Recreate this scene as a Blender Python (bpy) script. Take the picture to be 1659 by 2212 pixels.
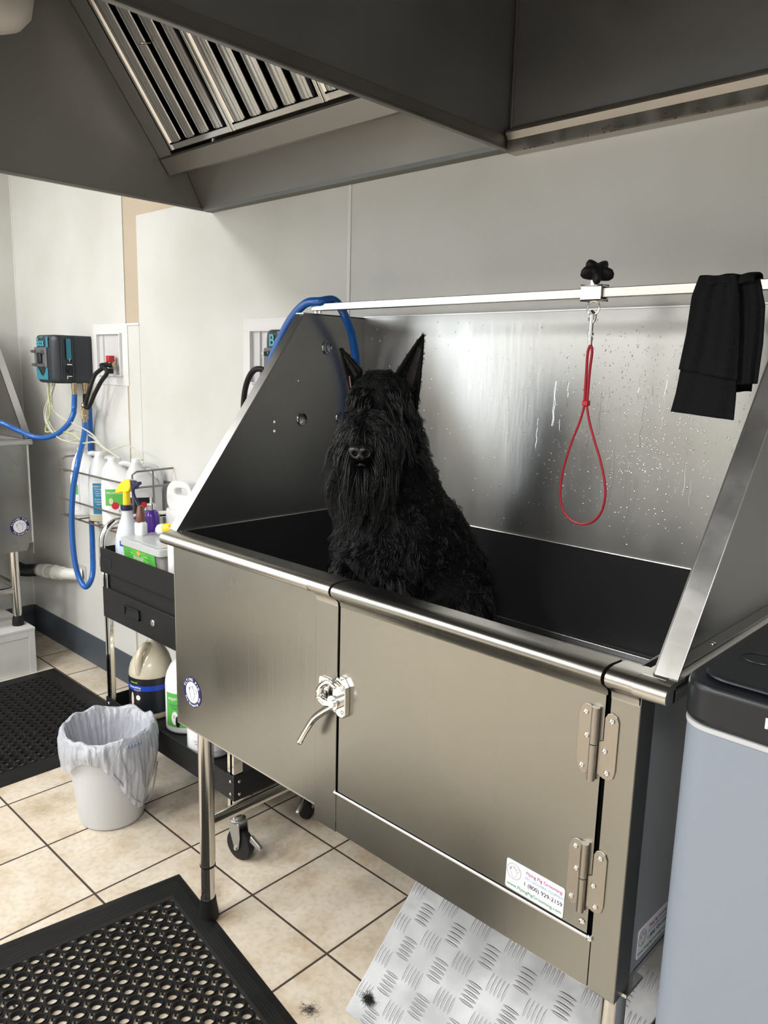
import bpy, bmesh, math, random
import numpy as np
from mathutils import Vector, Matrix, Euler, noise
random.seed(7); RNG = np.random.default_rng(11)
for o in list(bpy.data.objects): bpy.data.objects.remove(o)
SC = bpy.context.scene; COL = SC.collection
PI = math.pi
# ------------------------------------------------------------------ camera
CAM = Vector((1.7587, -1.0560, 1.5578)); FPX = 1673.79
rx, ry, rz = -0.1840, 0.0262, 0.7587
def rot_cam():
    c, s = math.cos(rz), math.sin(rz); Rz = Matrix(((c,-s,0),(s,c,0),(0,0,1)))
    c, s = math.cos(rx), math.sin(rx); Rx = Matrix(((1,0,0),(0,c,-s),(0,s,c)))
    c, s = math.cos(ry), math.sin(ry); Ry = Matrix(((c,0,-s),(0,1,0),(s,0,c)))
    return Rz @ Rx @ Ry
MR = rot_cam()
cd = bpy.data.cameras.new('camera'); cam = bpy.data.objects.new('camera', cd); COL.objects.link(cam)
r_, f_, u_ = MR.col[0], MR.col[1], MR.col[2]
cam.matrix_world = Matrix(((r_.x, u_.x, -f_.x, CAM.x), (r_.y, u_.y, -f_.y, CAM.y), (r_.z, u_.z, -f_.z, CAM.z), (0,0,0,1)))
cd.sensor_fit = 'HORIZONTAL'; cd.sensor_width = 36; cd.lens = 36*FPX/1659; cd.clip_start = .02
SC.camera = cam
def at(u, v, ax, val):
    "measured point: where the sight line of a photo position meets the plane axis=val"
    d = MR @ Vector(((u-829.5)/FPX, 1, -(v-1106)/FPX)); t = (val-CAM[ax])/d[ax]; return CAM + d*t
# ------------------------------------------------------------------ light
SC.view_settings.view_transform = 'Standard'; SC.view_settings.look = 'None'
SC.view_settings.exposure = 0.0; SC.view_settings.gamma = 1.0
w = bpy.data.worlds.new('world'); SC.world = w; w.use_nodes = True
w.node_tree.nodes['Background'].inputs[0].default_value = (.9,.95,1,1); w.node_tree.nodes['Background'].inputs[1].default_value = .35
def area(loc, sx, sy, power, rot=(0,0,0), col=(1,.995,.97)):
    l = bpy.data.lights.new('ceiling_lamp', 'AREA'); l.shape = 'RECTANGLE'; l.size = sx; l.size_y = sy; l.energy = power; l.color = col
    o = bpy.data.objects.new('ceiling_lamp', l); COL.objects.link(o); o.location = loc; o.rotation_euler = rot; return o
LAMPS = [((-1.9,-1.3,2.96),35),((-.5,-1.55,2.96),31),((-1.9,-3.4,2.96),82),((-.2,-3.5,2.96),100),((2.25,-2.3,2.96),85)]  # last lamp, far right, is added to brighten the tub's side panel
for (l, p) in LAMPS: area((l[0], l[1], l[2]-.03), .6, 1.15, p)
area((-2.62,-2.6,1.5), 1.8, 1.55, 40, (0,-PI/2,0), (.86,.93,1))      # daylight through the shop window in the left wall
# ------------------------------------------------------------------ helpers
def srgb(h):
    h = h.lstrip('#'); v = [int(h[i:i+2],16)/255 for i in (0,2,4)]
    return tuple(((c/12.92) if c <= .04045 else ((c+.055)/1.055)**2.4) for c in v)+(1,)
MATS = {}
def mat(name, col, rough=.5, metal=0, spec=.5, trans=0, alpha=1, coat=0, sss=0, ior=None):
    if name in MATS: return MATS[name]
    m = bpy.data.materials.new(name); m.use_nodes = True; b = m.node_tree.nodes['Principled BSDF']
    b.inputs['Base Color'].default_value = srgb(col) if isinstance(col, str) else tuple(col)+(1,)
    b.inputs['Roughness'].default_value = rough; b.inputs['Metallic'].default_value = metal
    b.inputs['Specular IOR Level'].default_value = spec; b.inputs['Transmission Weight'].default_value = trans
    b.inputs['Alpha'].default_value = alpha; b.inputs['Coat Weight'].default_value = coat
    if sss: b.inputs['Subsurface Weight'].default_value = sss; b.inputs['Subsurface Radius'].default_value = (.03,.03,.03)
    if ior: b.inputs['IOR'].default_value = ior
    MATS[name] = m; return m
def nodes(m): return m.node_tree.nodes, m.node_tree.links, m.node_tree.nodes['Principled BSDF']
def noise_rough(m, scale=(3,3,3), lo=.25, hi=.4, bump=0, bscale=(400,400,6), colvar=0, detail=4):
    n, l, b = nodes(m)
    tc = n.new('ShaderNodeTexCoord'); mp = n.new('ShaderNodeMapping'); mp.inputs['Scale'].default_value = scale
    nz = n.new('ShaderNodeTexNoise'); nz.inputs['Detail'].default_value = detail; nz.inputs['Scale'].default_value = 1
    l.new(tc.outputs['Object'], mp.inputs[0]); l.new(mp.outputs[0], nz.inputs[0])
    mr = n.new('ShaderNodeMapRange'); mr.inputs['From Min'].default_value = .25; mr.inputs['From Max'].default_value = .75; mr.interpolation_type = 'SMOOTHSTEP'
    mr.inputs['To Min'].default_value = lo; mr.inputs['To Max'].default_value = hi
    l.new(nz.outputs['Fac'], mr.inputs[0]); l.new(mr.outputs[0], b.inputs['Roughness'])
    if colvar:
        mx = n.new('ShaderNodeMix'); mx.data_type = 'RGBA'; c = b.inputs['Base Color'].default_value[:]
        mx.inputs[6].default_value = tuple(x*(1-colvar) for x in c[:3])+(1,); mx.inputs[7].default_value = tuple(min(1,x*(1+colvar)) for x in c[:3])+(1,)
        l.new(mr.outputs[0], mx.inputs[0]) if False else l.new(nz.outputs['Fac'], mx.inputs[0]); l.new(mx.outputs[2], b.inputs['Base Color'])
    if bump:
        mp2 = n.new('ShaderNodeMapping'); mp2.inputs['Scale'].default_value = bscale; n2 = n.new('ShaderNodeTexNoise'); n2.inputs['Scale'].default_value = 1; n2.inputs['Detail'].default_value = 2
        l.new(tc.outputs['Object'], mp2.inputs[0]); l.new(mp2.outputs[0], n2.inputs[0])
        bp = n.new('ShaderNodeBump'); bp.inputs['Strength'].default_value = bump; bp.inputs['Distance'].default_value = .0006
        l.new(n2.outputs['Fac'], bp.inputs['Height']); l.new(bp.outputs[0], b.inputs['Normal'])
    return m
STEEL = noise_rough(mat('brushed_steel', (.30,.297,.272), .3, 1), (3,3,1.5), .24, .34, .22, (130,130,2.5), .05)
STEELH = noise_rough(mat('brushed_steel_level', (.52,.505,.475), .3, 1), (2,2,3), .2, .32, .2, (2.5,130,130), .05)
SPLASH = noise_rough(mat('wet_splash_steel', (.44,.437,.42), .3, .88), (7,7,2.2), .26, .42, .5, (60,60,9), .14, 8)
GUARD = noise_rough(mat('guard_steel', (.30,.30,.29), .35, .9), (2,2,2), .28, .36, .2, (300,300,8), .05)
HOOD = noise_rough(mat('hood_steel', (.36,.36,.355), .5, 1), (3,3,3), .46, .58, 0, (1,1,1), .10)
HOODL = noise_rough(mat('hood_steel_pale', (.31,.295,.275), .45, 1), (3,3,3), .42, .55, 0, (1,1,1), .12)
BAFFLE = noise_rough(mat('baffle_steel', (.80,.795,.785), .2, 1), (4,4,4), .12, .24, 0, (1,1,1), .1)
TUBE = mat('polished_tube', (.62,.60,.56), .16, 1); CHROME = mat('chrome', (.80,.79,.77), .07, 1)
HINGE = noise_rough(mat('hinge_steel', (.38,.35,.31), .35, 1), (25,25,25), .28, .42, 0, (1,1,1), .12)
FLANGE = noise_rough(mat('flange_steel', (.58,.58,.575), .35, 1), (8,8,8), .28, .42, .3, (60,60,60), .06)
BASIN = mat('basin_painted_dark', (.022,.022,.023), .30, .0, .5); SEAM = mat('seam_shadow', (.03,.03,.03), .7)  # basin is steel; its dark reflections are painted in as black
BLACKP = noise_rough(mat('black_powder_coat', (.010,.0105,.012), .4, 0, .35), (9,9,9), .34, .5, .2, (250,250,250))
BLKPL = mat('black_plastic', (.009,.011,.014), .34, 0, .4); BLKSH = mat('box_shell', (.022,.028,.034), .36, 0, .5)
RUBBER = noise_rough(mat('black_rubber', (.009,.009,.0095), .5, 0, .28), (12,12,12), .42, .62)
WHITE = mat('white_plastic', (.82,.83,.84), .35, sss=.0); MILK = mat('milky_plastic', (.78,.80,.82), .38, trans=.25)
CREAMT = mat('clear_tube', (.80,.78,.66), .25, trans=.35); YELT = mat('yellow_tube', (.72,.78,.35), .25, trans=.3)
BLUE = mat('blue_hose', (.012,.11,.42), .28, coat=.2); RED = mat('red', (.55,.02,.03), .35); REDC = mat('red_cord', (.42,.012,.028), .35)
YEL = mat('yellow', (.90,.62,.02), .35); NAVY = mat('navy', (.012,.014,.07), .35); PURP = mat('purple', (.085,.022,.30), .25, coat=.3)
BROWN = mat('brown_cap', (.15,.055,.035), .4); SILV = mat('silver_cap', (.62,.62,.64), .25, 1); BRASS = mat('brass', (.42,.33,.20), .32, 1)
LBL_W = mat('label_white', (.80,.80,.82), .5); LBL_B = mat('label_black', (.010,.011,.014), .35); LBL_G = mat('label_green', (.10,.45,.07), .45)
LBL_BL = mat('label_blue', (.02,.17,.32), .45); BLU2 = mat('stripe_blue', (.01,.05,.42), .4); INK = mat('ink_navy', (.015,.012,.10), .4)
INKP = mat('ink_magenta', (.38,.05,.22), .5); INKB = mat('ink_light_blue', (.36,.47,.66), .5); INKG = mat('ink_green', (.05,.27,.14), .5); INKK = mat('ink_dark', (.03,.03,.07), .5)
TEAL = mat('teal_print', (.03,.20,.28), .5); ORNG = mat('orange_print', (.85,.35,.06), .5); SKIN = mat('pale_print', (.66,.55,.47), .5)
GREYP = noise_rough(mat('grey_panel', (.215,.245,.295), .45), (3,3,3), .4, .5); GREYK = mat('knob_grey', (.25,.25,.25), .4)
PVC = mat('white_pvc', (.74,.73,.68), .4); PORC = mat('recess_box_white', (.74,.74,.75), .4)
AMBER = mat('amber_liquid_jug', (.66,.60,.46), .22, trans=.2, coat=.3); STEP = noise_rough(mat('painted_step', (.62,.62,.60), .5), (15,15,15), .4, .65, 0, (1,1,1), .10)
BUCK = mat('bucket_plastic', (.56,.57,.59), .4); PACKS = mat('packed_sticks', (.55,.48,.45), .5)
TOWEL = mat('black_cloth', (.0065,.007,.008), .9, 0, .2)
CAST = mat('caster_zinc', (.42,.42,.42), .4, 1)
def thing(name, label, cat, loc=(0,0,0), rotz=0, group=None):
    o = bpy.data.objects.new(name, None); COL.objects.link(o); o.location = loc; o.rotation_euler = (0,0,rotz); o.empty_display_size = .05
    o['label'] = label; o['category'] = cat
    if group: o['group'] = group
    o['_w'] = [float(c) for c in loc]; return o
def off(o):
    while o.parent: o = o.parent
    return Vector(o['_w']) if '_w' in o else Vector((0,0,0))
def link_mesh(name, me, m, parent=None, world=True, loc=None):
    o = bpy.data.objects.new(name, me); COL.objects.link(o)
    for mm in (m if isinstance(m, (list,tuple)) else [m]): me.materials.append(mm)
    if parent is not None:
        o.parent = parent
        if world: me.transform(Matrix.Translation(-off(parent)))
    elif world:
        if loc is None:
            n = len(me.vertices); a = np.empty(n*3, np.float32); me.vertices.foreach_get('co', a); a = a.reshape(-1,3)
            c = (a.min(0)+a.max(0))/2; loc = (float(c[0]), float(c[1]), float(a[:,2].min()))
        me.transform(Matrix.Translation(-Vector(loc))); o.location = loc; o['_w'] = [float(c) for c in loc]
    return o
def tag(o, label=None, cat=None, group=None, kind=None):
    if label: o['label'] = label
    if cat: o['category'] = cat
    if group: o['group'] = group
    if kind: o['kind'] = kind
    return o
def cat_rom(P, k=8, closed=False):
    P = [Vector(p) for p in P]; n = len(P); out = []
    if n < 3: return P
    rng = range(n if closed else n-1)
    for i in rng:
        g = (lambda j: P[j % n]) if closed else (lambda j: P[max(0, min(n-1, j))])
        a, b, c, d = g(i-1), g(i), g(i+1), g(i+2)
        for t in range(k):
            t /= k; out.append(.5*((2*b)+(c-a)*t+(2*a-5*b+4*c-d)*t*t+(3*b-a-3*c+d)*t**3))
    if not closed: out.append(P[-1])
    return out
class G:
    def __init__(s): s.v = []; s.f = []; s.mi = []
    def add(s, vs, fs, M=None, mi=0):
        k = len(s.v); s.v += [(M @ Vector(v)) if M else Vector(v) for v in vs]; s.f += [[i+k for i in f] for f in fs]; s.mi += [mi]*len(fs); return s
    def box(s, x0, x1, y0, y1, z0, z1, M=None, mi=0):
        return s.add([(x0,y0,z0),(x1,y0,z0),(x1,y1,z0),(x0,y1,z0),(x0,y0,z1),(x1,y0,z1),(x1,y1,z1),(x0,y1,z1)],
                     [(3,2,1,0),(4,5,6,7),(0,1,5,4),(1,2,6,5),(2,3,7,6),(3,0,4,7)], M, mi)
    def tube(s, pts, r, n=12, k=1, closed=False, caps=True, mi=0, ex=1.0):
        P = cat_rom(pts, k, closed) if k > 1 else [Vector(p) for p in pts]
        N = len(P); rr = r if isinstance(r, (list,tuple)) else [r]*N
        if len(rr) != N: rr = [rr[0]+(rr[-1]-rr[0])*i/(N-1) if len(rr)==2 else rr[min(len(rr)-1,int(i*len(rr)/N))] for i in range(N)]
        vs = []; ref = None
        for i in range(N):
            t = (P[(i+1)%N]-P[i-1]) if closed else (P[min(N-1,i+1)]-P[max(0,i-1)])
            t = t.normalized() if t.length > 1e-9 else Vector((0,0,1))
            if ref is None: ref = t.orthogonal().normalized()
            ref = (ref-t*ref.dot(t)).normalized(); b = t.cross(ref)
            for j in range(n):
                a = 2*PI*j/n; vs.append(P[i]+ref*(rr[i]*math.cos(a))+b*(rr[i]*ex*math.sin(a)))
        fs = []; L = N if closed else N-1
        for i in range(L):
            for j in range(n):
                i2 = (i+1) % N; fs.append((i*n+j, i*n+(j+1)%n, i2*n+(j+1)%n, i2*n+j))
        if caps and not closed: fs += [tuple(range(n-1,-1,-1)), tuple((N-1)*n+j for j in range(n))]
        return s.add(vs, fs, None, mi)
    def cyl(s, a, b, r, r2=None, n=24, mi=0, caps=True): return s.tube([a, b], [r, r if r2 is None else r2], n, mi=mi, caps=caps)
    def lathe(s, c, prof, n=32, sx=1, sy=1, ex=2, M=None, mi=0, capb=True, capt=True):
        vs = []
        for (r, z) in prof:
            for j in range(n):
                a = 2*PI*j/n; ca, sa = math.cos(a), math.sin(a)
                k = (abs(ca)**ex+abs(sa)**ex)**(-1/ex)
                vs.append((c[0]+r*sx*k*ca, c[1]+r*sy*k*sa, c[2]+z))
        fs = [(i*n+j, i*n+(j+1)%n, (i+1)*n+(j+1)%n, (i+1)*n+j) for i in range(len(prof)-1) for j in range(n)]
        if capb: fs.append(tuple(range(n-1,-1,-1)))
        if capt: fs.append(tuple((len(prof)-1)*n+j for j in range(n)))
        return s.add(vs, fs, M, mi)
    def ell(s, c, r, n=20, m=12, M=None, mi=0):
        prof = [(math.sin(PI*i/m), -math.cos(PI*i/m)) for i in range(m+1)]
        vs = [(c[0]+r[0]*p*math.cos(2*PI*j/n), c[1]+r[1]*p*math.sin(2*PI*j/n), c[2]+r[2]*z) for (p, z) in prof for j in range(n)]
        fs = [(i*n+j, i*n+(j+1)%n, (i+1)*n+(j+1)%n, (i+1)*n+j) for i in range(m) for j in range(n)]
        return s.add(vs, fs, M, mi)
    def ext(s, poly, ax, a, b, M=None, mi=0):
        "polygon (two remaining axes, in order) extruded along axis ax from a to b"
        n = len(poly)
        def P(p, t): q = list(p); q.insert(ax, t); return q
        vs = [P(p, a) for p in poly]+[P(p, b) for p in poly]
        fs = [tuple(range(n-1,-1,-1)), tuple(range(n, 2*n))]+[(i, (i+1)%n, n+(i+1)%n, n+i) for i in range(n)]
        return s.add(vs, fs, M, mi)
    def mesh(s, name, smooth=True, ang=35, fixn=True):
        me = bpy.data.meshes.new(name); me.from_pydata([tuple(v) for v in s.v], [], s.f); me.polygons.foreach_set('material_index', s.mi)
        if fixn:
            bm = bmesh.new(); bm.from_mesh(me); bmesh.ops.remove_doubles(bm, verts=bm.verts, dist=1e-6); bmesh.ops.recalc_face_normals(bm, faces=bm.faces); bm.to_mesh(me); bm.free()
        if smooth:
            me.polygons.foreach_set('use_smooth', [True]*len(me.polygons)); me.set_sharp_from_angle(angle=math.radians(ang))
        me.update(); return me
    def build(s, name, m, parent=None, bevel=0, smooth=True, world=True, ang=35, fixn=True, seg=2):
        o = link_mesh(name, s.mesh(name, smooth, ang, fixn), m, parent, world)
        if bevel:
            b = o.modifiers.new('bevel', 'BEVEL'); b.width = bevel; b.segments = seg; b.limit_method = 'ANGLE'; b.angle_limit = .6
        return o
def frame(origin, x, z):
    "matrix with local x along x and local z along z"
    x = Vector(x).normalized(); z = Vector(z).normalized(); y = z.cross(x).normalized(); z = x.cross(y)
    M = Matrix.Identity(4)
    for i, c in enumerate((x, y, z)): M[0][i], M[1][i], M[2][i] = c.x, c.y, c.z
    M.translation = Vector(origin); return M
_tc = {}
def text_geo(s, size=1, ext=.0, align='CENTER'):
    k = (s, ext, align)
    if k not in _tc:
        c = bpy.data.curves.new('t', 'FONT'); c.body = s; c.size = 1; c.extrude = ext; c.align_x = align; c.resolution_u = 3
        o = bpy.data.objects.new('t', c); COL.objects.link(o); bpy.context.view_layer.update()
        me = bpy.data.meshes.new_from_object(o.evaluated_get(bpy.context.evaluated_depsgraph_get()))
        _tc[k] = ([tuple(v.co) for v in me.vertices], [tuple(p.vertices) for p in me.polygons])
        bpy.data.objects.remove(o); bpy.data.curves.remove(c); bpy.data.meshes.remove(me)
    v, f = _tc[k]; return [(a*size, b*size, c*size) for a, b, c in v], f
def text(g, s, M, size, ext=.0, align='CENTER', sx=1, bold=0, mi=0):
    for q_, (dx, dy) in enumerate([(0,0)] if not bold else [(0,0),(bold,0),(0,bold),(bold,bold)]):
        v, f = text_geo(s, size, ext, align); g.add([(a*sx+dx, b+dy, c+.00005*q_) for a, b, c in v], f, M, mi)
def arc_text(g, s, M, R, a0, a1, size, inward=False, bold=0):
    n = len(s)
    for i, ch in enumerate(s):
        if ch == ' ': continue
        a = a0+(a1-a0)*(i+.5)/n
        L = Matrix.Rotation(a-PI/2 if not inward else a+PI/2, 4, 'Z'); L.translation = Vector((R*math.cos(a), R*math.sin(a), 0))
        text(g, ch, M @ L, size, bold=bold)
def copy_tree(o, parent=None):
    c = o.copy(); COL.objects.link(c); c.parent = parent
    for ch in list(o.children): copy_tree(ch, c)
    return c
def rrect(w, h, r, n=5):
    P = []
    for (cx, cy, a0) in ((w/2-r, h/2-r, 0), (-w/2+r, h/2-r, PI/2), (-w/2+r, -h/2+r, PI), (w/2-r, -h/2+r, 1.5*PI)):
        for i in range(n+1): a = a0+PI/2*i/n; P.append((cx+r*math.cos(a), cy+r*math.sin(a)))
    return P
def struct(o): o['kind'] = 'structure'; return o

# ------------------------------------------------------------------ structure
def tile_mat():
    m = mat('floor_tiles', (.6,.5,.4), .35); n, l, b = nodes(m)
    tc = n.new('ShaderNodeTexCoord'); sep = n.new('ShaderNodeSeparateXYZ'); l.new(tc.outputs['Object'], sep.inputs[0])
    def ma(op, a, bb=None, c=None):
        q = n.new('ShaderNodeMath'); q.operation = op
        for i, x in enumerate((a, bb, c)):
            if x is None: continue
            if isinstance(x, (int,float)): q.inputs[i].default_value = x
            else: l.new(x, q.inputs[i])
        return q.outputs[0]
    ds = []; cells = []
    for k, offv in ((0,-.9142),(1,-.1372)):
        t = ma('DIVIDE', ma('SUBTRACT', sep.outputs[k], offv), .33); fl = ma('FLOOR', t); fr = ma('SUBTRACT', t, fl)
        ds.append(ma('MINIMUM', fr, ma('SUBTRACT', 1, fr))); cells.append(fl)
    d = ma('MULTIPLY', ma('MINIMUM', ds[0], ds[1]), .33)
    mr = n.new('ShaderNodeMapRange'); mr.interpolation_type = 'SMOOTHSTEP'; mr.inputs['From Min'].default_value = .0024; mr.inputs['From Max'].default_value = .0042; l.new(d, mr.inputs[0])
    cb = n.new('ShaderNodeCombineXYZ'); l.new(cells[0], cb.inputs[0]); l.new(cells[1], cb.inputs[1])
    wn = n.new('ShaderNodeTexWhiteNoise'); l.new(cb.outputs[0], wn.inputs[0])
    va = n.new('ShaderNodeVectorMath'); va.operation = 'SCALE'; va.inputs['Scale'].default_value = 7; l.new(wn.outputs['Color'], va.inputs[0])
    vb = n.new('ShaderNodeVectorMath'); vb.operation = 'ADD'; l.new(tc.outputs['Object'], vb.inputs[0]); l.new(va.outputs[0], vb.inputs[1])
    n1 = n.new('ShaderNodeTexNoise'); n1.inputs['Scale'].default_value = 7; n1.inputs['Detail'].default_value = 8; n1.inputs['Roughness'].default_value = .62; l.new(vb.outputs[0], n1.inputs[0])
    n2 = n.new('ShaderNodeTexNoise'); n2.inputs['Scale'].default_value = 60; n2.inputs['Detail'].default_value = 4; l.new(vb.outputs[0], n2.inputs[0])
    cr = n.new('ShaderNodeValToRGB'); e = cr.color_ramp.elements; e[0].position = .33; e[0].color = (.50,.40,.285,1); e[1].position = .62; e[1].color = (.66,.595,.50,1)
    e2 = cr.color_ramp.elements.new(.48); e2.color = (.615,.535,.43,1); l.new(n1.outputs['Fac'], cr.inputs[0])
    mx = n.new('ShaderNodeMix'); mx.data_type = 'RGBA'; mx.blend_type = 'MULTIPLY'; mx.inputs[0].default_value = .35; l.new(cr.outputs[0], mx.inputs[6])
    cr2 = n.new('ShaderNodeValToRGB'); cr2.color_ramp.elements[0].position = .3; cr2.color_ramp.elements[0].color = (.6,.55,.5,1); cr2.color_ramp.elements[1].position = .55; l.new(n2.outputs['Fac'], cr2.inputs[0]); l.new(cr2.outputs[0], mx.inputs[7])
    mg = n.new('ShaderNodeMix'); mg.data_type = 'RGBA'; l.new(mr.outputs[0], mg.inputs[0]); mg.inputs[6].default_value = (.050,.034,.026,1); l.new(mx.outputs[2], mg.inputs[7]); l.new(mg.outputs[2], b.inputs['Base Color'])
    rr = n.new('ShaderNodeMapRange'); rr.inputs['To Min'].default_value = .8; rr.inputs['To Max'].default_value = .33; l.new(mr.outputs[0], rr.inputs[0]); l.new(rr.outputs[0], b.inputs['Roughness'])
    bp = n.new('ShaderNodeBump'); bp.inputs['Distance'].default_value = .002; bp.inputs['Strength'].default_value = .8; l.new(mr.outputs[0], bp.inputs['Height']); l.new(bp.outputs[0], b.inputs['Normal'])
    return m
def wall_mat(name, col, stain=.0, bump=.25):
    m = mat(name, col, .42); n, l, b = nodes(m); tc = n.new('ShaderNodeTexCoord')
    n1 = n.new('ShaderNodeTexNoise'); n1.inputs['Scale'].default_value = 2.2; n1.inputs['Detail'].default_value = 6; l.new(tc.outputs['Object'], n1.inputs[0])
    cr = n.new('ShaderNodeValToRGB'); c = col; cr.color_ramp.elements[0].position = .35; cr.color_ramp.elements[0].color = (c[0]*(1-stain), c[1]*(1-stain*1.05), c[2]*(1-stain*1.3), 1)
    cr.color_ramp.elements[1].position = .62; cr.color_ramp.elements[1].color = tuple(c)+(1,); l.new(n1.outputs['Fac'], cr.inputs[0]); l.new(cr.outputs[0], b.inputs['Base Color'])
    n2 = n.new('ShaderNodeTexNoise'); n2.inputs['Scale'].default_value = 160; n2.inputs['Detail'].default_value = 2; l.new(tc.outputs['Object'], n2.inputs[0])
    bp = n.new('ShaderNodeBump'); bp.inputs['Strength'].default_value = bump; bp.inputs['Distance'].default_value = .001; l.new(n2.outputs['Fac'], bp.inputs['Height']); l.new(bp.outputs[0], b.inputs['Normal'])
    return m
FRP = wall_mat('white_wall_panel', (.695,.70,.68), .10); PAINT = wall_mat('beige_paint', (.56,.47,.36), .08); PLAIN = wall_mat('plain_wall', (.60,.585,.55), .05); DIM = wall_mat('dim_wall', (.40,.405,.41), .05)
BASEM = noise_rough(mat('blue_grey_base', (.055,.068,.085), .45), (5,5,5), .4, .55)
XL, XR, YB, YF, ZC = -2.70, 3.0, .7025, -4.2, 3.0
struct(G().box(XL-.1, XR+.1, YF-.1, YB+.1, -.06, 0).build('floor', tile_mat(), smooth=False)).location
fl = bpy.data.objects['floor']; fl.data.transform(Matrix.Translation(Vector(fl['_w']))); fl.location = (0,0,0); fl['_w'] = [0,0,0]
struct(G().box(XL-.1, XR+.1, YF-.1, YB+.1, ZC, ZC+.06).build('ceiling', PLAIN, smooth=False))
struct(G().box(XL-.1, XR+.1, YB+.004, YB+.1, 0, ZC).build('wall_back', PAINT, smooth=False))
g = G(); z0, z1, ya, yb = .55, 2.45, -3.4, -1.8        # left wall with the shop window opening
g.box(XL-.1, XL, yb, YB+.004, 0, ZC).box(XL-.1, XL, YF, ya, 0, ZC).box(XL-.1, XL, ya, yb, 0, z0).box(XL-.1, XL, ya, yb, z1, ZC)
struct(g.build('wall_left', FRP, smooth=False))
g = G(); 
for a in (ya, yb-.05, (ya+yb)/2-.02): g.box(XL-.07, XL-.03, a, a+.05, z0, z1)
for a in (z0, z1-.05): g.box(XL-.07, XL-.03, ya, yb, a, a+.05)
struct(g.build('window_1', mat('window_frame', (.25,.25,.25), .4), smooth=False))
gp = struct(G().box(XL-.055, XL-.05, ya+.04, yb-.04, z0+.04, z1-.04).build('window_2', mat('window_glass', (.9,.95,1), .05, trans=1), smooth=False))
struct(G().box(XR, XR+.1, YF, YB+.004, 0, ZC).build('wall_right', DIM, smooth=False))
struct(G().box(XL-.1, XR+.1, YF-.1, YF, 0, ZC).build('wall_front', wall_mat('grey_wall', (.34,.335,.325), .05), smooth=False))
# white plastic panels on the back wall, with the bare painted strip left open between them
panels = [(-2.695,-1.522,.13,2.62), (-1.505,-1.405,.13,1.712), (-1.402,-.094,.13,2.165), (-.0835,3.0,.13,2.62)]
k = 1
for (a, b_, c, d) in panels:
    struct(G().box(a, b_, YB, YB+.0038, c, d).build('trim_%d' % k, FRP, bevel=.001)); k += 1
struct(G().box(-1.385, -1.402+.001, YB+.0005, YB+.0037, 1.712, 1.714).build('trim_%d' % k, FRP)); k += 1
struct(G().box(-.0965, -.081, YB-.0025, YB+.003, .13, 2.62).build('trim_%d' % k, mat('batten_white', (.78,.78,.77), .35), bevel=.001)); k += 1
struct(G().box(-1.506, -1.400, YB-.004, YB+.003, 1.712, 1.722).build('trim_%d' % k, MATS['batten_white'])); k += 1
struct(G().box(XL, XL+.006, YB-.006, YB+.002, .13, 2.62).build('trim_%d' % k, MATS['batten_white'])); k += 1
g = G(); g.ext([(YB,0),(YB-.012,0),(YB-.012,.135),(YB-.006,.150),(YB,.150)], 0, XL, XR); struct(g.build('baseboard_back', BASEM, bevel=.001))
g = G(); g.ext([(XL,0),(XL+.012,0),(XL+.012,.135),(XL+.006,.150),(XL,.150)], 1, YF, YB-.012); struct(g.build('baseboard_left', BASEM, bevel=.001))
# ceiling fixtures, all out of view; the far right one added to brighten the tub
for i, (l, p) in enumerate(LAMPS):
    t = thing('ceiling_light', ['long white ceiling light nearest the wall rack', 'long white ceiling light above the floor in front of the tub', 'long white ceiling light in the corner by the shop window', 'long white ceiling light near the middle of the front wall', 'added white ceiling light furthest right, brightening the side of the tub'][i], 'light', (l[0], l[1], ZC))
    G().box(l[0]-.34, l[0]+.34, l[1]-.62, l[1]+.62, ZC-.03, ZC).build('frame', WHITE, t, smooth=False)

# ------------------------------------------------------------------ exhaust hoods
ZH = 2.112
def sheet_yz(g, x, poly, t=.003): return g.ext(poly, 0, x-t, x)
hood = thing('exhaust_hood', 'dark grey steel exhaust hood with slotted baffle filters, left of the two hoods', 'hood', (-.15,.1,2.112))
HX0, HX1, HY0 = -.83, .513, -.58
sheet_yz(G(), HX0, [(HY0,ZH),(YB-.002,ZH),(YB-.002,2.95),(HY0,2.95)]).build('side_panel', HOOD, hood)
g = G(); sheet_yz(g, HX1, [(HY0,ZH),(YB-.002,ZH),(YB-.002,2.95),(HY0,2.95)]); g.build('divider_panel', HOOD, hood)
g = G(); g.box(HX0-.004, HX0+.004, HY0, YB-.002, ZH-.002, ZH+.006).build('bottom_edge', FLANGE, hood)
g = G(); g.box(HX1-.004, HX1+.006, HY0, YB-.03, ZH-.003, ZH+.030); g.box(HX1-.004, HX1+.010, HY0, YB-.03, ZH-.004, ZH+.003); g.build('divider_flange', HOODL, hood, bevel=.0015)
# lower back plate, from the wall forward and up to the trough
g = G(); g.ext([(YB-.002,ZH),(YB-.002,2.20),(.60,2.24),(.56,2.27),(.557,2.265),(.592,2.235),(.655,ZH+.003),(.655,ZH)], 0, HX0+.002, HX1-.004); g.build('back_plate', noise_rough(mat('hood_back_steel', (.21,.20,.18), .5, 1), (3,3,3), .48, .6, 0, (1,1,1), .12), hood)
g = G(); g.box(HX0+.002, HX1-.004, .652, .657, ZH-.002, ZH+.014); g.build('drip_edge', HOOD, hood)
g = G(); g.ext([(.518,2.208),(.524,2.214),(.492,2.262),(.53,2.275),(.53,2.272),(.60,2.236),(.596,2.232),(.530,2.268),(.484,2.262),(.483,2.254)], 0, HX0+.004, HX1-.004); g.build('grease_trough', HOODL, hood, bevel=.001)
U = Vector((0,-.303,.41)).normalized(); Xv = Vector((1,0,0)); Nn = Xv.cross(U).normalized()
if Nn.y > 0: Nn = -Nn                      # faces down and forward
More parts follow.
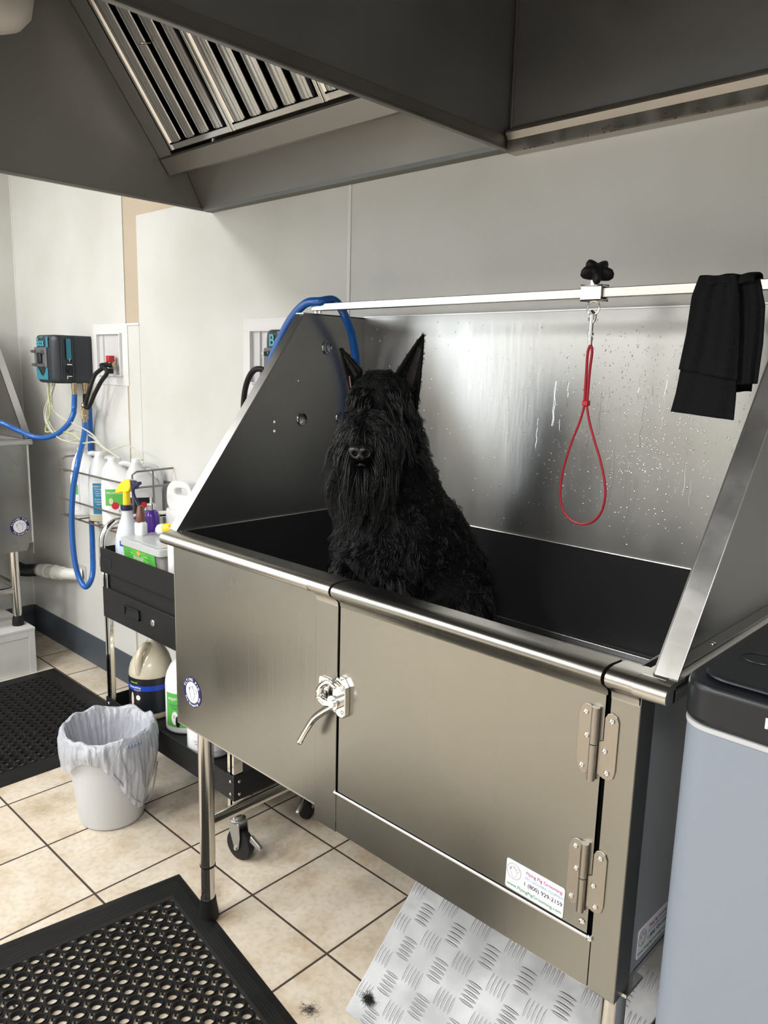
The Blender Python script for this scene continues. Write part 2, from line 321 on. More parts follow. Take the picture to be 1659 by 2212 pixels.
def FP(x, s, d): return Vector((x,.476,2.268))+U*s+Nn*d - Vector((0,0,0))
g = G(); P = [FP(HX0+.004,-.01,-.045), FP(HX1-.004,-.01,-.045), FP(HX1-.004,.62,-.045), FP(HX0+.004,.62,-.045)]; g.add(P+[p-Nn*.003 for p in P], [(0,1,2,3),(7,6,5,4),(0,4,5,1),(1,5,6,2),(2,6,7,3),(3,7,4,0)])
g.build('filter_backing', mat('backing_dark', (.02,.02,.02), .7), hood)  # near-black sheet behind the filters, closing the gaps between baffles
g = G(); Mf = frame(FP(0,0,0), Xv, U.cross(Xv)*-1 if False else Xv.cross(U))
# side infill strip left of the filters
P = [FP(HX0+.002,-.01,.0), FP(-.752,-.01,.0), FP(-.752,.62,.0), FP(HX0+.002,.62,.0)]; g.add(P+[p-Nn*.004 for p in P], [(0,1,2,3),(7,6,5,4),(0,4,5,1),(1,5,6,2),(2,6,7,3),(3,7,4,0)]); g.build('infill_strip', HOOD, hood)
def slab(g, x0, x1, s0, s1, d0, d1):
    P = [FP(x, s, d) for d in (d0, d1) for (x, s) in ((x0,s0),(x1,s0),(x1,s1),(x0,s1))]
    g.add(P, [(3,2,1,0),(4,5,6,7),(0,1,5,4),(1,2,6,5),(2,3,7,6),(3,0,4,7)])
def baffle_filter(x0, x1, nb):
    f = G(); fw = .012
    slab(f, x0, x0+fw, 0, .55, -.030, -.004); slab(f, x1-fw, x1, 0, .55, -.030, -.004); slab(f, x0, x1, 0, .018, -.034, -.008); slab(f, x0, x1, .53, .55, -.034, -.008)
    fr = f.build('filter', BAFFLE, hood, bevel=.001, smooth=False)
    pit = (x1-x0-2*fw)/nb
    for i in range(nb):
        c = x0+fw+pit*(i+.5); b = G()
        # ribbed channel: a wide shallow U with three rounded ribs
        prof = [(-.5,-.028),(-.5,-.016),(-.36,-.012),(-.22,-.012),(-.19,-.004),(-.12,-.003),(-.09,-.010),(-.03,-.010),(0,-.003),(.07,-.003),(.10,-.010),(.16,-.010),(.19,-.003),(.27,-.003),(.30,-.012),(.30,-.028)]
        wd = pit*.96; P = []
        for s_ in (.022, .528):
            for (a, d) in prof: P.append(FP(c+a*wd, s_, d))
            for (a, d) in reversed(prof): P.append(FP(c+a*wd, s_, d-.0015))
        n = len(prof)*2; b.add(P, [(j, (j+1)%n, n+(j+1)%n, n+j) for j in range(n)]+[tuple(range(n-1,-1,-1)), tuple(range(n, 2*n))])
        b.build('baffle', BAFFLE, fr, ang=25)
        q = G(); slab(q, c+wd*.32, c+wd*.60, .022, .528, -.034, -.030); q.build('baffle', MATS['backing_dark'] if False else HOODL, fr)
    h = G(); h.tube([FP((x0+x1)/2-.01,.30,-.004), FP((x0+x1)/2-.01,.31,.02), FP((x0+x1)/2+.012,.31,.02), FP((x0+x1)/2+.012,.30,-.004)], .002, 6, 4); h.build('handle', TUBE, fr)
baffle_filter(-.748, -.392, 4); baffle_filter(-.388, .036, 5); baffle_filter(.040, .46, 5)
P = G(); slab(P, .462, HX1-.004, -.01, .6, -.02, -.004); P.build('infill_strip', HOOD, hood)
G().box(HX0, HX1, HY0-.003, HY0, ZH, 2.95).build('front_panel', HOOD, hood); G().box(HX0, HX1, HY0, YB-.002, 2.95, 2.953).build('top_panel', HOOD, hood)
h2 = thing('exhaust_hood', 'dark steel exhaust hood with rusty gutter over the tub, right of the two hoods', 'hood', (1.2,.1,2.112))
R1 = 2.2
G().box(HX1+.001, R1, YB-.018, YB-.014, 2.13, 2.95).build('back_panel', HOOD, h2)
g = G(); g.ext([(YB-.002,2.100),(YB-.002,2.165),(YB-.014,2.170),(.655,2.150),(.653,2.145),(.664,2.130),(.660,2.103),(.664,2.100)], 0, HX1+.012, R1)
g.build('gutter', noise_rough(mat('gutter_steel', (.50,.47,.43), .4, 1), (18,18,18), .35, .5, 0, (1,1,1), .1), h2)
g = G(); random.seed(3)
rust = mat('rust', (.12,.05,.02), .9)
for i in range(70):
    x = random.choice([.60,.66,.74,.80,.84,.95,.98,1.12,1.16,1.02])+random.gauss(0,.012); z = 2.1005+abs(random.gauss(0,.006)); r = random.uniform(.0008,.0028)
    g.ell((x, .6615, z), (r*1.6, .001, r), 6, 4)
g.build('rust_spots', rust, h2)['kind'] = 'stuff'
G().box(R1-.003, R1, HY0, YB-.002, ZH, 2.95).build('side_panel', HOOD, h2); G().box(HX1+.001, R1, HY0-.003, HY0, ZH, 2.95).build('front_panel', HOOD, h2); G().box(HX1+.001, R1, HY0, YB-.002, 2.95, 2.953).build('top_panel', HOOD, h2)
g = G(); g.cyl((HX1+.008,YB-.02,2.13), (HX1+.008,YB-.02,2.94), .003, n=8); g.build('corner_weld', HOODL, h2)
lt = thing('hood_light', 'round frosted light globe inside the left hood', 'light', (-.62,-.12,2.60))
gl = mat('globe_glass', (.55,.52,.48), .4); G().lathe((-.62,-.14,2.43), [(.0,.0),(.04,.004),(.075,.02),(.10,.05),(.108,.09),(.104,.13)], 28, capb=False).build('globe', gl, lt)
G().lathe((-.62,-.14,2.43), [(.112,.125),(.112,.16),(.06,.17),(.05,.50)], 28).build('base', HOODL, lt)

# ------------------------------------------------------------------ tub
tub = thing('grooming_tub', 'large stainless steel walk-in dog grooming tub with a latched door in front', 'tub', (.65,.35,0))
W, D, H, ZT = 1.297, .69, 1.12, 1.708
XA, XB = .568, .636; DX0, DX1 = .6425, 1.243
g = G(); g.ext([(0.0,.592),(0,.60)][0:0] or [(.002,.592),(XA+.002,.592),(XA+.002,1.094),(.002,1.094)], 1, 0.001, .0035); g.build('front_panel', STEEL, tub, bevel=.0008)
g = G(); g.box(0, .004, .0005, .02, .592, 1.094); g.box(.0,XA,.0005,.02,.590,.593); g.build('panel_flange', STEELH, tub)
g = G(); g.box(XA, XB, -.0015, .0015, .558, 1.072); g.box(XB-.002, XB, -.0015, .03, .558, 1.07); g.build('door_post', STEEL, tub, bevel=.0008)
def rim_profile(smooth=True):
    if smooth: a = [(-.0015,1.070),(-.003,1.080),(-.009,1.087),(-.018,1.092),(-.0265,1.098),(-.0305,1.106),(-.0295,1.113),(-.024,1.119),(-.014,1.1225),(.0,1.1235),(.036,1.121)]
    else: a = [(.002,1.092),(-.018,1.0915),(-.026,1.095),(-.0305,1.103),(-.0300,1.112),(-.024,1.119),(-.014,1.1225),(.0,1.1235),(.036,1.121)]
    b = [(.036,1.116),(.004,1.116),(.003,a[0][1])]
    return a+b
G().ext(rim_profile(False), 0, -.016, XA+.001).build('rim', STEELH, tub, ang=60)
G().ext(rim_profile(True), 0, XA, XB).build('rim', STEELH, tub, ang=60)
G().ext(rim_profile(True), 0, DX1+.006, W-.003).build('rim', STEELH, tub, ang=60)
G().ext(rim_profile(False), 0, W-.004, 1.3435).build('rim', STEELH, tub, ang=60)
g = G(); g.ext([(W-.004,1.121),(W-.004,1.1235),(1.330,1.1235),(1.3400,1.120),(1.3435,1.112),(1.3435,1.092),(1.3425,1.092),(1.341,1.111),(1.331,1.119)], 1, -.002, D); g.build('side_rim', STEELH, tub, ang=60)
g = G(); g.ext([(.004,1.117),(.004,1.1235),(-.010,1.1235),(-.016,1.118),(-.016,1.092),(-.014,1.092),(-.013,1.116)], 1, .0, D); g.build('side_rim', STEELH, tub, ang=60)
# door
door_g = G(); door_g.box(DX0, DX1, -.0025, .001, .658, 1.072); door_g.box(DX0, DX0+.002, -.0025, .03, .658, 1.072); door_g.box(DX1-.002, DX1, -.0025, .03, .658, 1.072); door_g.box(DX0, DX1, .028, .030, .658, 1.116)
door_g.ext(rim_profile(True), 0, DX0, DX1)
door = door_g.build('door', STEEL, tub, ang=50)
g = G(); g.box(XB+.001, DX1+.004, .0, .003, .5605, .6515); g.build('kick_panel', STEEL, tub)
g = G(); g.tube([(XB+.002,-.003,0.6525),(DX1+.004,-.003,0.6525)], .0035, 10); g.build('kick_rim', FLANGE, tub)
g = G(); g.ell((XB+.001,-.003,0.6525), (.005,.005,.005), 10, 6); g.ell((DX1+.004,-.003,0.6525), (.006,.005,.006), 10, 6); g.ell((DX1-.012,-.004,.675), (.006,.002,.005), 8, 5); g.build('weld_bead', CHROME, tub)
g = G(); g.box(DX1+.006, W, -.0015, .0015, .560, 1.072); g.box(W-.002, W, -.0015, .048, .560, 1.09); g.box(W-.014, W, .046, .049, .552, 1.09); g.build('corner_post', STEEL, tub, bevel=.0008)
g = G(); g.box(W-.016, W-.012, .049, D, .545, 1.10); g.build('side_panel', noise_rough(mat('side_steel', (.62,.64,.66), .4, .8), (3,3,1.2), .34, .46, .2, (200,200,4), .1), tub, bevel=.001)
g = G(); g.tube([(W-.008,.052,.56),(W-.008,.052,.86)], .004, 8); g.tube([(W-.008,.053,.86),(W-.008,.053,1.09)], .003, 8); g.build('corner_seam', FLANGE, tub)
G().box(-.001, .002, .02, D, .592, 1.117).build('side_panel', STEEL, tub); 
G().box(.0, XA, .004, D, .589, .592).build('bottom_panel', STEELH, tub); G().box(XA, W-.012, .004, D, .556, .559).build('bottom_panel', STEELH, tub)
G().box(XA-.001, XA+.002, .003, D, .557, .592).build('bottom_panel', STEELH, tub)
# basin
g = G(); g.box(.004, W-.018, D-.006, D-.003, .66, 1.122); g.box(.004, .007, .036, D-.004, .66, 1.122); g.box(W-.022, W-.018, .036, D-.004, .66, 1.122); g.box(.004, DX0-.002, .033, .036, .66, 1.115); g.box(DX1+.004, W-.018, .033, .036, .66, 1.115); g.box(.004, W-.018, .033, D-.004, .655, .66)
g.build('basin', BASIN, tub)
g = G(); g.tube([(.006,D-.0065,1.1215),(W,D-.0065,1.1215)], .0028, 8); g.tube([(.0055,.02,1.1225),(.0055,D,1.1225)], .0016, 8); g.build('basin_seam', FLANGE, tub)
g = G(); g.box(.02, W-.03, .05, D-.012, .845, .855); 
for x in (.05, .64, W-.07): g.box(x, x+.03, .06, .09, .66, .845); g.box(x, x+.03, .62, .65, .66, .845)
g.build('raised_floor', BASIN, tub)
g = G(); g.box(.02, W-.022, D-.020, D-.008, .855, .884); g.box(.02,W-.022,D-.024,D-.020,.872,.888); g.build('floor_ledge', FLANGE, tub, bevel=.002)
# backsplash and guards
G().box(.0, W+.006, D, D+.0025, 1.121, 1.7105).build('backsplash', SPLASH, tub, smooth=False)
G().box(.0, W+.006, D-.004, D+.0035, 1.7085, 1.7115).build('splash_edge', FLANGE, tub)
GP = [(.012,1.123),(.441,1.700),(.452,1.706),(.54,1.708),(D,1.708),(D,1.123)]
def cut_holes(o, holes, ax=0):
    dg = None; cut = G()
    for (y, z, r, sq) in holes:
        if sq: cut.box(o['_x']-.02, o['_x']+.02, y-r*1.4, y+r*1.4, z-r*.55, z+r*.55)
        else: cut.cyl((o['_x']-.02,y,z), (o['_x']+.02,y,z), r, n=16)
    c = link_mesh('cutter', cut.mesh('cutter'), SEAM, None, world=False)
    me = o.data; tmp = bpy.data.objects.new('tmp', me); COL.objects.link(tmp); tmp.location = o['_o']
    md = tmp.modifiers.new('b', 'BOOLEAN'); md.object = c; md.operation = 'DIFFERENCE'; md.solver = 'EXACT'
    bpy.context.view_layer.update()
    nm = bpy.data.meshes.new_from_object(tmp.evaluated_get(bpy.context.evaluated_depsgraph_get()))
    o.data = nm; bpy.data.objects.remove(tmp); bpy.data.objects.remove(c)
lg = G().ext(GP, 0, -.003, 0).build('left_guard', GUARD, tub, smooth=False)
lg['_x'] = -.0015; lg['_o'] = [.65,.35,0]; cut_holes(lg, [(.335,1.398,.0042,0),(.335,1.372,.0042,0),(.418,1.514,.0045,1)]); del lg['_x']; del lg['_o']
rg = G().ext(GP, 0, 1.304, 1.307).build('right_guard', GUARD, tub, smooth=False)
def flange(x0, x1):
    g = G(); t = Vector((0,.441-.010,1.702-1.1235)).normalized(); n = Vector((0,-t.z,t.y)); a = Vector((0,.010,1.1235)); b = Vector((0,.441,1.702))
    P = []
    for x in (x0, x1):
        for q in (a, b, b+n*.003*-1, a-n*.003): P.append(Vector((x,q.y,q.z)))
    g.add(P, [(0,1,2,3),(7,6,5,4),(0,4,5,1),(1,5,6,2),(2,6,7,3),(3,7,4,0)]); g.box(x0, x1, .441, D, 1.704, 1.7085); return g
flange(-.035,.0).build('guard_flange', FLANGE, tub, bevel=.001); flange(1.307,1.343).build('guard_flange', FLANGE, tub, bevel=.001)
g = G(); g.box(1.307,1.330,.04,D,1.1235,1.1265); g.build('guard_foot', GUARD, tub, bevel=.001)
g = G(); g.ell((1.319,.20,1.1265), (.006,.006,.004)); g.ell((1.319,.50,1.1265), (.006,.006,.004)); g.build('rivet', CHROME, tub)
PLUG = mat('plug_steel', (.50,.50,.49), .22, 1)
for (y, z) in ((.532,1.612),(.437,1.403),(.592,1.403)):
    g = G(); M = Matrix.Translation((0,y,z)) @ Matrix.Rotation(PI/2, 4, 'Y'); g.lathe((0,0,0), [(.0198,0),(.0198,.002),(.0180,.0042),(.0172,.0042),(.0166,.0032),(.0,.0032)], 36, M=M); g.build('hole_plug', PLUG, tub, ang=60)
# overhead rail
g = G(); g.box(-.012, 1.345, .480, .500, 1.7155, 1.7355); g.build('rail', noise_rough(mat('rail_steel', (.50,.475,.44), .3, 1), (3,40,40), .2, .36, .2, (3,130,130), .08), tub, bevel=.0015)
g = G()
for x in (.0, .018, 1.322): g.cyl((x-.002,.49,1.708), (x-.002,.49,1.716), .005, n=12)
g.build('rail_bolt', CHROME, tub)
# legs
for (x, y) in ((.067,.045),(.067,.64),(1.268,.06),(1.268,.64)):
    top = .56 if x > .5 else .59
    lg_ = G().cyl((x,y,.17), (x,y,top), .0212, n=28).cyl((x,y,.045), (x,y,.172), .0192, n=28).build('leg', TUBE, tub)
    G().lathe((x,y,0), [(.026,0),(.0285,.006),(.0275,.025),(.0225,.055),(.0215,.068)], 28).build('rubber_foot', RUBBER, lg_, ang=50)
    G().lathe((x,y,.168), [(.0205,-.002),(.0222,0),(.0222,.005),(.0205,.007)], 28).build('collar', RUBBER, lg_)
    G().box(x-.035,x+.035,y-.03,y+.03,top-.006,top).build('mounting_plate', STEELH, lg_)
G().cyl((.067,.045,.298), (.067,.64,.298), .017).build('cross_tube', TUBE, tub); G().cyl((1.268,.06,.298), (1.268,.64,.298), .017).build('cross_tube', TUBE, tub); G().cyl((.067,.64,.255), (1.268,.64,.255), .017).build('cross_tube', TUBE, tub)
g = G(); g.box(.655,.69,.05,.08,.535,.556); g.cyl((.70,.045,.548),(.70,.045,.528),.006,n=10); g.tube([(.695,.045,.53),(.705,.045,.527),(.712,.045,.532)],.0025,6,4); g.build('door_guide', BLACKP, tub)
G().lathe((.35,.36,.50), [(.03,0),(.03,.05),(.05,.09)], 24).build('drain_outlet', PVC, tub)
# latch
stk = G(); M = Matrix.Translation((.600,-.004,.875)); 
stk.ext([(x*1,z) for x, z in rrect(.030,.060,.004)], 1, -.004, .002, M); stk.build('latch_strike', CHROME, tub, bevel=.001)
st = bpy.data.objects['latch_strike']
G().ell((.602,-.016,.868), (.011,.012,.014), 18, 12).box(.590,.612,-.014,-.004,.858,.882).build('strike_roller', CHROME, st, bevel=.002)
for z in (.898,.852): g = G(); g.ell((.600,-.0085,z), (.0042,.002,.0042), 12, 6); g.build('screw', CHROME, st)
lat = G(); lat.ext([(.648,.922),(.662,.922),(.676,.905),(.676,.848),(.670,.838),(.655,.838),(.640,.85),(.636,.88),(.638,.908)], 1, -.016, -.002); lat = lat.build('latch', CHROME, door, bevel=.002)
g = G(); g.cyl((.652,-.016,.872), (.652,-.030,.872), .0155); g.cyl((.652,-.030,.872), (.652,-.035,.872), .009); g.build('latch_hub', CHROME, lat, bevel=.0015) if False else None
lathub = link_mesh('latch_hub', g.mesh('latch_hub'), CHROME, tub); 
g = G(); g.tube([(.655,-.024,.905),(.635,-.024,.910),(.615,-.024,.898),(.606,-.024,.882)], [.004,.009], 12, 5); g.tube([(.650,-.024,.868),(.630,-.024,.862),(.612,-.024,.868)], .010, 12, 4)
g.tube([(.648,-.026,.862),(.622,-.028,.842),(.596,-.030,.818),(.575,-.034,.785),(.560,-.038,.756)], [.0095,.0075], 14, 6, ex=.8); g.ell((.560,-.038,.755),(.0078,.0065,.0078),12,8)
g.build('latch_handle', CHROME, tub)
for (x, z) in ((.668,.903),(.668,.852),(.645,.848)): g = G(); g.ell((x,-.0165,z), (.0042,.0022,.0042), 12, 6); g.build('screw', CHROME, tub)
# hinges
def hinge(zc):
    M = Matrix.Translation((0,0,zc))
    L = [(1.222,.058),(1.222,-.05),(1.216,-.058),(1.209,-.058),(1.203,-.05),(1.199,-.035),(1.199,.043),(1.203,.055),(1.210,.060),(1.218,.060)]
    R = [(1.236,.005),(1.243,.008),(1.243,.046),(1.247,.054),(1.254,.057),(1.262,.053),(1.266,.044),(1.266,-.038),(1.263,-.050),(1.256,-.055),(1.247,-.054),(1.236,-.050)]
    o = G().ext(L, 1, -.0052, -.0026, M).build('hinge', HINGE, tub, bevel=.0006); 
    G().ext(R, 1, -.0045, -.0016, M).build('hinge_leaf', HINGE, o, bevel=.0006)
    G().cyl((1.2285,-.008,zc), (1.2285,-.008,zc+.060), .0065, n=16).cyl((1.2285,-.008,zc-.0015), (1.2285,-.008,zc-.062), .0065, n=16).build('hinge_barrel', HINGE, o)
    for (x, z) in ((1.211,.046),(1.215,.008),(1.210,-.045),(1.255,.044),(1.247,-.008),(1.253,-.043)):
        s = G(); s.ell((x,-.0055,zc+z), (.0046,.0024,.0046), 12, 6); s.box(x-.003,x+.003,-.0082,-.0074,zc+z-.0005,zc+z+.0005); s.box(x-.0005,x+.0005,-.0082,-.0074,zc+z-.003,zc+z+.003); s.build('screw', CHROME, o)
hinge(.990); hinge(.757)
# stickers
def pig(g, M, s, r=.0004):
    B = [(-.25,.30),(-.32,.12),(-.30,-.08),(-.18,-.22),(-.14,-.40),(.0,-.50),(.16,-.48),(.22,-.34),(.30,-.18),(.28,.0),(.20,.14),(.10,.26),(-.02,.36),(-.14,.38)]
    g.tube([M @ Vector((a*s, b*s, .0004)) for a, b in B], r, 5, 3, closed=True)
    g.tube([M @ Vector((a*s, b*s, .0004)) for a, b in [(.16,.20),(.34,.36),(.48,.36),(.46,.22),(.50,.14),(.42,.08),(.28,.06)]], r, 5, 3)
    g.tube([M @ Vector((a*s, b*s, .0004)) for a, b in [(-.02,.36),(.02,.48),(.10,.44),(.08,.30)]], r, 5, 3)
def pig_snout(g, M, s, r=.0004):
    g.tube([M @ Vector((a*s, b*s, .0005)) for a, b in [(-.40,.20),(-.34,.10),(-.26,.12),(-.26,.24),(-.34,.28)]], r, 5, 3, closed=True); g.ell(M @ Vector((-.34*s,.19*s,.0005)), (r,r,r), 6, 4); g.ell(M @ Vector((-.30*s,.18*s,.0005)), (r,r,r), 6, 4)
def round_logo(M, parent, R):
    g = G(); P = [(R*math.cos(2*PI*i/48), R*math.sin(2*PI*i/48)) for i in range(48)]; g.ext(P, 2, 0, .0006, M); o = g.build('round_sticker', INK, parent)
    g = G(); g.ext([(x*.70, y*.70) for x, y in P], 2, .0006, .0009, M); g.build('sticker_center', LBL_W, o)
    g = G(); M2 = M @ Matrix.Translation((0,0,.0011)); arc_text(g, 'FLYING PIG', M2, R*.765, math.radians(172), math.radians(32), R*.26, bold=.0006); arc_text(g, 'Pro Grooming Tub', M2, R*.93, math.radians(215), math.radians(358), R*.23, inward=True, bold=.0005); g.build('lettering', LBL_W, o)
    g = G(); pig(g, M2, R*.98, .0005); pig_snout(g, M2, R*.98, .0005); g.build('pig_drawing', mat('print_grey', (.25,.25,.27), .5), o); return o
FM = frame((0,0,0), (1,0,0), (0,-1,0))        # plane facing the room: local x = world x, local y = world z
def fmat(x, y, z, a=0): return Matrix.Translation((x,y,z)) @ FM @ Matrix.Rotation(a, 4, 'Z')
round_logo(fmat(.077,.0005,.7015,math.radians(-6)), tub, .0415)
def address(M, parent, s=1.0):
    g = G(); g.ext(rrect(.116*s,.056*s,.004*s), 2, 0, .0006, M); o = g.build('address_sticker', LBL_W, parent)
    M2 = M @ Matrix.Translation((0,0,.0009))
    g = G(); text(g, 'Flying Pig Grooming', M2 @ Matrix.Translation((.018*s,.0150*s,0)), .0088*s, bold=.0002); g.build('lettering', INKP, o)
    g = G(); text(g, 'PRO GROOMING EQUIPMENT', M2 @ Matrix.Translation((.020*s,.0050*s,0)), .0078*s, sx=.74, bold=.00025); g.build('lettering', INKB, o)
    g = G(); text(g, '1 (800) 929-2159', M2 @ Matrix.Translation((.017*s,-.0075*s,0)), .0110*s, bold=.0002); g.build('lettering', INKK, o)
    g = G(); text(g, 'www.FlyingPigGrooming.com', M2 @ Matrix.Translation((.0*s,-.0215*s,0)), .0092*s, bold=.0002); g.build('lettering', INKG, o)
    g = G(); Mc = M2 @ Matrix.Translation((-.042*s,.008*s,0)); g.tube([Mc @ Vector((.0145*s*math.cos(a*PI/16), .0145*s*math.sin(a*PI/16), 0)) for a in range(32)], .0003, 5, closed=True); pig(g, Mc, .022*s, .0002); g.build('pig_drawing', INKK, o)
    g = G(); pig_snout(g, Mc, .022*s, .0003); g.build('pig_snout_drawing', INKP, o); return o
address(fmat(1.139,-.0031,.689,math.radians(-1)), tub)
SM = frame((W-.0118,.156,.600), (0,1,0), (1,0,0)); address(SM @ Matrix.Rotation(math.radians(-1.5), 4, 'Z'), tub, 1.0)
# water drops and run marks on the splash panel
random.seed(5); g = G()
def in_dog_free(x, z): return True
for i in range(1500):
    if random.random() < .75: x = random.gauss(.93,.15); z = random.gauss(1.44,.12)
    else: x = random.uniform(.02,1.27); z = random.uniform(1.14,1.69)
    if not (.02 < x < 1.28 and 1.135 < z < 1.69): continue
    r = random.choice([.0008,.0010,.0013,.0018]); g.ell((x, D-.0002, z), (r, r*.55, r*random.uniform(1,1.7)), 6, 4)
for i in range(34):
    x = random.gauss(.86,.12); z = random.uniform(1.25,1.55); L = random.uniform(.03,.12)
    if not (.3 < x < 1.27): continue
    p = [(x+random.gauss(0,.0015), D-.0001, z-L*q/6) for q in range(7)]; g.tube(p, [.0003,.0007], 5, 2)
wd = g.build('water_drops', mat('water', (.95,.96,.97), .06, metal=.75), tub); wd['kind'] = 'stuff'

# ------------------------------------------------------------------ ramp stowed under the tub
def ramp():
    t = thing('tread_plate_ramp', 'leaning aluminium tread plate ramp stowed under the tub door', 'ramp', (.9,.3,0))
    a = math.radians(45); O = Vector((.578,.097,.003)); Xr = Vector((1,0,0)); Ur = Vector((.035,math.cos(a),math.sin(a))).normalized(); N = Xr.cross(Ur).normalized()
    def Q(x, s, d=0): return O+Xr*x+Ur*s+N*d
    Wr, Lr = .70, .72
    def qbox(g, x0, x1, s0, s1, d0, d1): g.add([Q(x, s, d) for d in (d0, d1) for (x, s) in ((x0,s0),(x1,s0),(x1,s1),(x0,s1))], [(3,2,1,0),(4,5,6,7),(0,1,5,4),(1,2,6,5),(2,3,7,6),(3,0,4,7)])
    g = G(); n = 60
    qbox(g, 0, Wr, 0, Lr, -.003, 0)
    def bar(cx, cs, ang, L=.042, w_=.0034):
        vs = []; K = 7; ca, sa = math.cos(ang), math.sin(ang)
        for i in range(K):
            t_ = -1+2*i/(K-1); ww = w_*max(.05,(1-t_*t_))**.5; hh = .0010*max(.04,(1-t_*t_))**.5
            for (q, h) in ((-1,0),(-.5,.75),(0,1),(.5,.75),(1,0)):
                lx, ly = t_*L/2, q*ww; vs.append(Q(cx+lx*ca-ly*sa, cs+lx*sa+ly*ca, h*hh))
        g.add(vs, [(i*5+j, i*5+j+1, (i+1)*5+j+1, (i+1)*5+j) for i in range(K-1) for j in range(4)])
    for r in range(-1, 9):
        for c in range(-1, 8):
            for kind in (0, 1):
                cx = .118+.100*c+.050*kind; cs = .325+.088*(r-3)+(.0 if kind == 0 else -.044)
                for b in range(5):
                    o_ = (b-2)*.0105
                    if kind == 0: px, ps, an = cx+o_, cs, PI/2
                    else: px, ps, an = cx, cs+o_, 0
                    m_ = .024 if an else .024
                    if (.004 < px < Wr-.004 and .024 < ps < Lr-.024) if kind == 0 else (.022 < px < Wr-.022 and .004 < ps < Lr-.004): bar(px, ps, an)
    m = noise_rough(mat('tread_aluminium', (.22,.223,.226), .3, 1), (9,9,9), .42, .56, .4, (14,14,14), .05)
    nd = m.node_tree.nodes
    for q in nd:
        if q.type == 'BUMP': q.inputs['Distance'].default_value = .004; q.inputs['Strength'].default_value = .5
    o = g.build('tread_plate', m, t, ang=50, fixn=False)
    g = G(); qbox(g, 0, .004, 0, Lr, -.03, -.003); qbox(g, Wr-.004, Wr, 0, Lr, -.03, -.003); g.build('side_rail', FLANGE, t)
    return Q
RQ = ramp()
g = G(); random.seed(2); c = RQ(.045,.05,.002)
for i in range(420):
    p = c+Vector((random.gauss(0,.007), random.gauss(0,.005), random.gauss(0,.004)+.002)); d = Vector((random.gauss(0,1), random.gauss(0,1), random.gauss(0,.7))).normalized()*random.uniform(.006,.016)
    g.tube([p, p+d*.5+Vector((0,0,.002)), p+d], .0003, 3, 2)
HAIRM = mat('hair_tuft_fur', (.02,.02,.02), .7)
tag(g.build('hair_tuft', HAIRM), 'small tuft of clipped black dog hair lying on the metal ramp', 'hair tuft')
g = G(); c = Vector((.66,.13,.002)) if False else Vector((.515,.035,.001))
for i in range(160):
    p = c+Vector((random.gauss(0,.010), random.gauss(0,.008), abs(random.gauss(0,.003)))); d = Vector((random.gauss(0,1), random.gauss(0,1), random.gauss(0,.3))).normalized()*random.uniform(.004,.012); p.z = max(p.z,.0006)
    g.tube([p, p+d*.5, Vector((p.x+d.x, p.y+d.y, max(.0006,p.z+d.z)))], .0003, 3, 2)
tag(g.build('hair_tuft', HAIRM), 'small clump of dark dog hair on the tiles in front of the ramp', 'hair tuft')

# ------------------------------------------------------------------ rubber mats
def rubber_mat(name, label, loc, rotz, nx, ny, p, bx, by, fill=RUBBER, bend=None):
    g = G(); R, r = .0155*p/.04, .0075*p/.04; N = 24; zb, zt = .001, .0125
    def outer(a, h):
        c, s = math.cos(a), math.sin(a); m = max(abs(c), abs(s)); q = h/m
        # corner circle notch
        cx, cy = math.copysign(h, c), math.copysign(h, s); b = c*cx+s*cy; disc = b*b-(cx*cx+cy*cy-r*r)
        if disc > 0:
            t = b-math.sqrt(disc)
            if 0 < t < q: return t, True
        return q, False
    angs = [2*PI*(i+.5)/N for i in range(N)]; h = p/2
    ring = []
    for a in angs: ring.append(outer(a, h))
    for i in range(nx):
        for j in range(ny):
            cx, cy = bx+p*(i+.5), by+p*(j+.5); vs = []
            for (rad, z) in ((R*.80,zb),(R*.86,zt*.6),(R*.93,zt),(R*1.04,zt),(R*1.12,zt*.72)):
                vs += [(cx+rad*math.cos(a), cy+rad*math.sin(a), z) for a in angs]
            vs += [(cx+q[0]*math.cos(a), cy+q[0]*math.sin(a), zt*.72) for a, q in zip(angs, ring)]
            vs += [(cx+q[0]*math.cos(a), cy+q[0]*math.sin(a), zb) for a, q in zip(angs, ring)]
            fs = []
            for L in range(6):
                for k in range(N):
                    if L == 5 and not (ring[k][1] and ring[(k+1)%N][1]): continue
                    fs.append((L*N+k, L*N+(k+1)%N, (L+1)*N+(k+1)%N, (L+1)*N+k))
            g.add(vs, fs)
    X, Y = 2*bx+nx*p, 2*by+ny*p
    # ribbed, sloping border
    prof = [(0,.001)]+[(bx*(.05+.85*i/14), .004+.0085*min(1,i/5)+(.0009 if i % 2 else 0)) for i in range(15)]+[(bx*.97,.009),(bx,.009)]
    def bd(u, v_): return (u, v_)
    k = by/bx
    loops = [[(d,d*k,z),(X-d,d*k,z),(X-d,Y-d*k,z),(d,Y-d*k,z)] for (d, z) in prof]
    vs = [v for lp in loops for v in lp]; fs = [(i*4+j, i*4+(j+1)%4, (i+1)*4+(j+1)%4, (i+1)*4+j) for i in range(len(prof)-1) for j in range(4)]
    g.add(vs, fs)
    me = g.mesh(name, True, 50, False); me.transform(Matrix.Rotation(rotz, 4, 'Z'))
    o = link_mesh(name, me, fill, None, world=False); o.location = loc; o['_w'] = list(loc); tag(o, label, 'mat'); return o
a = math.radians(-8.3)
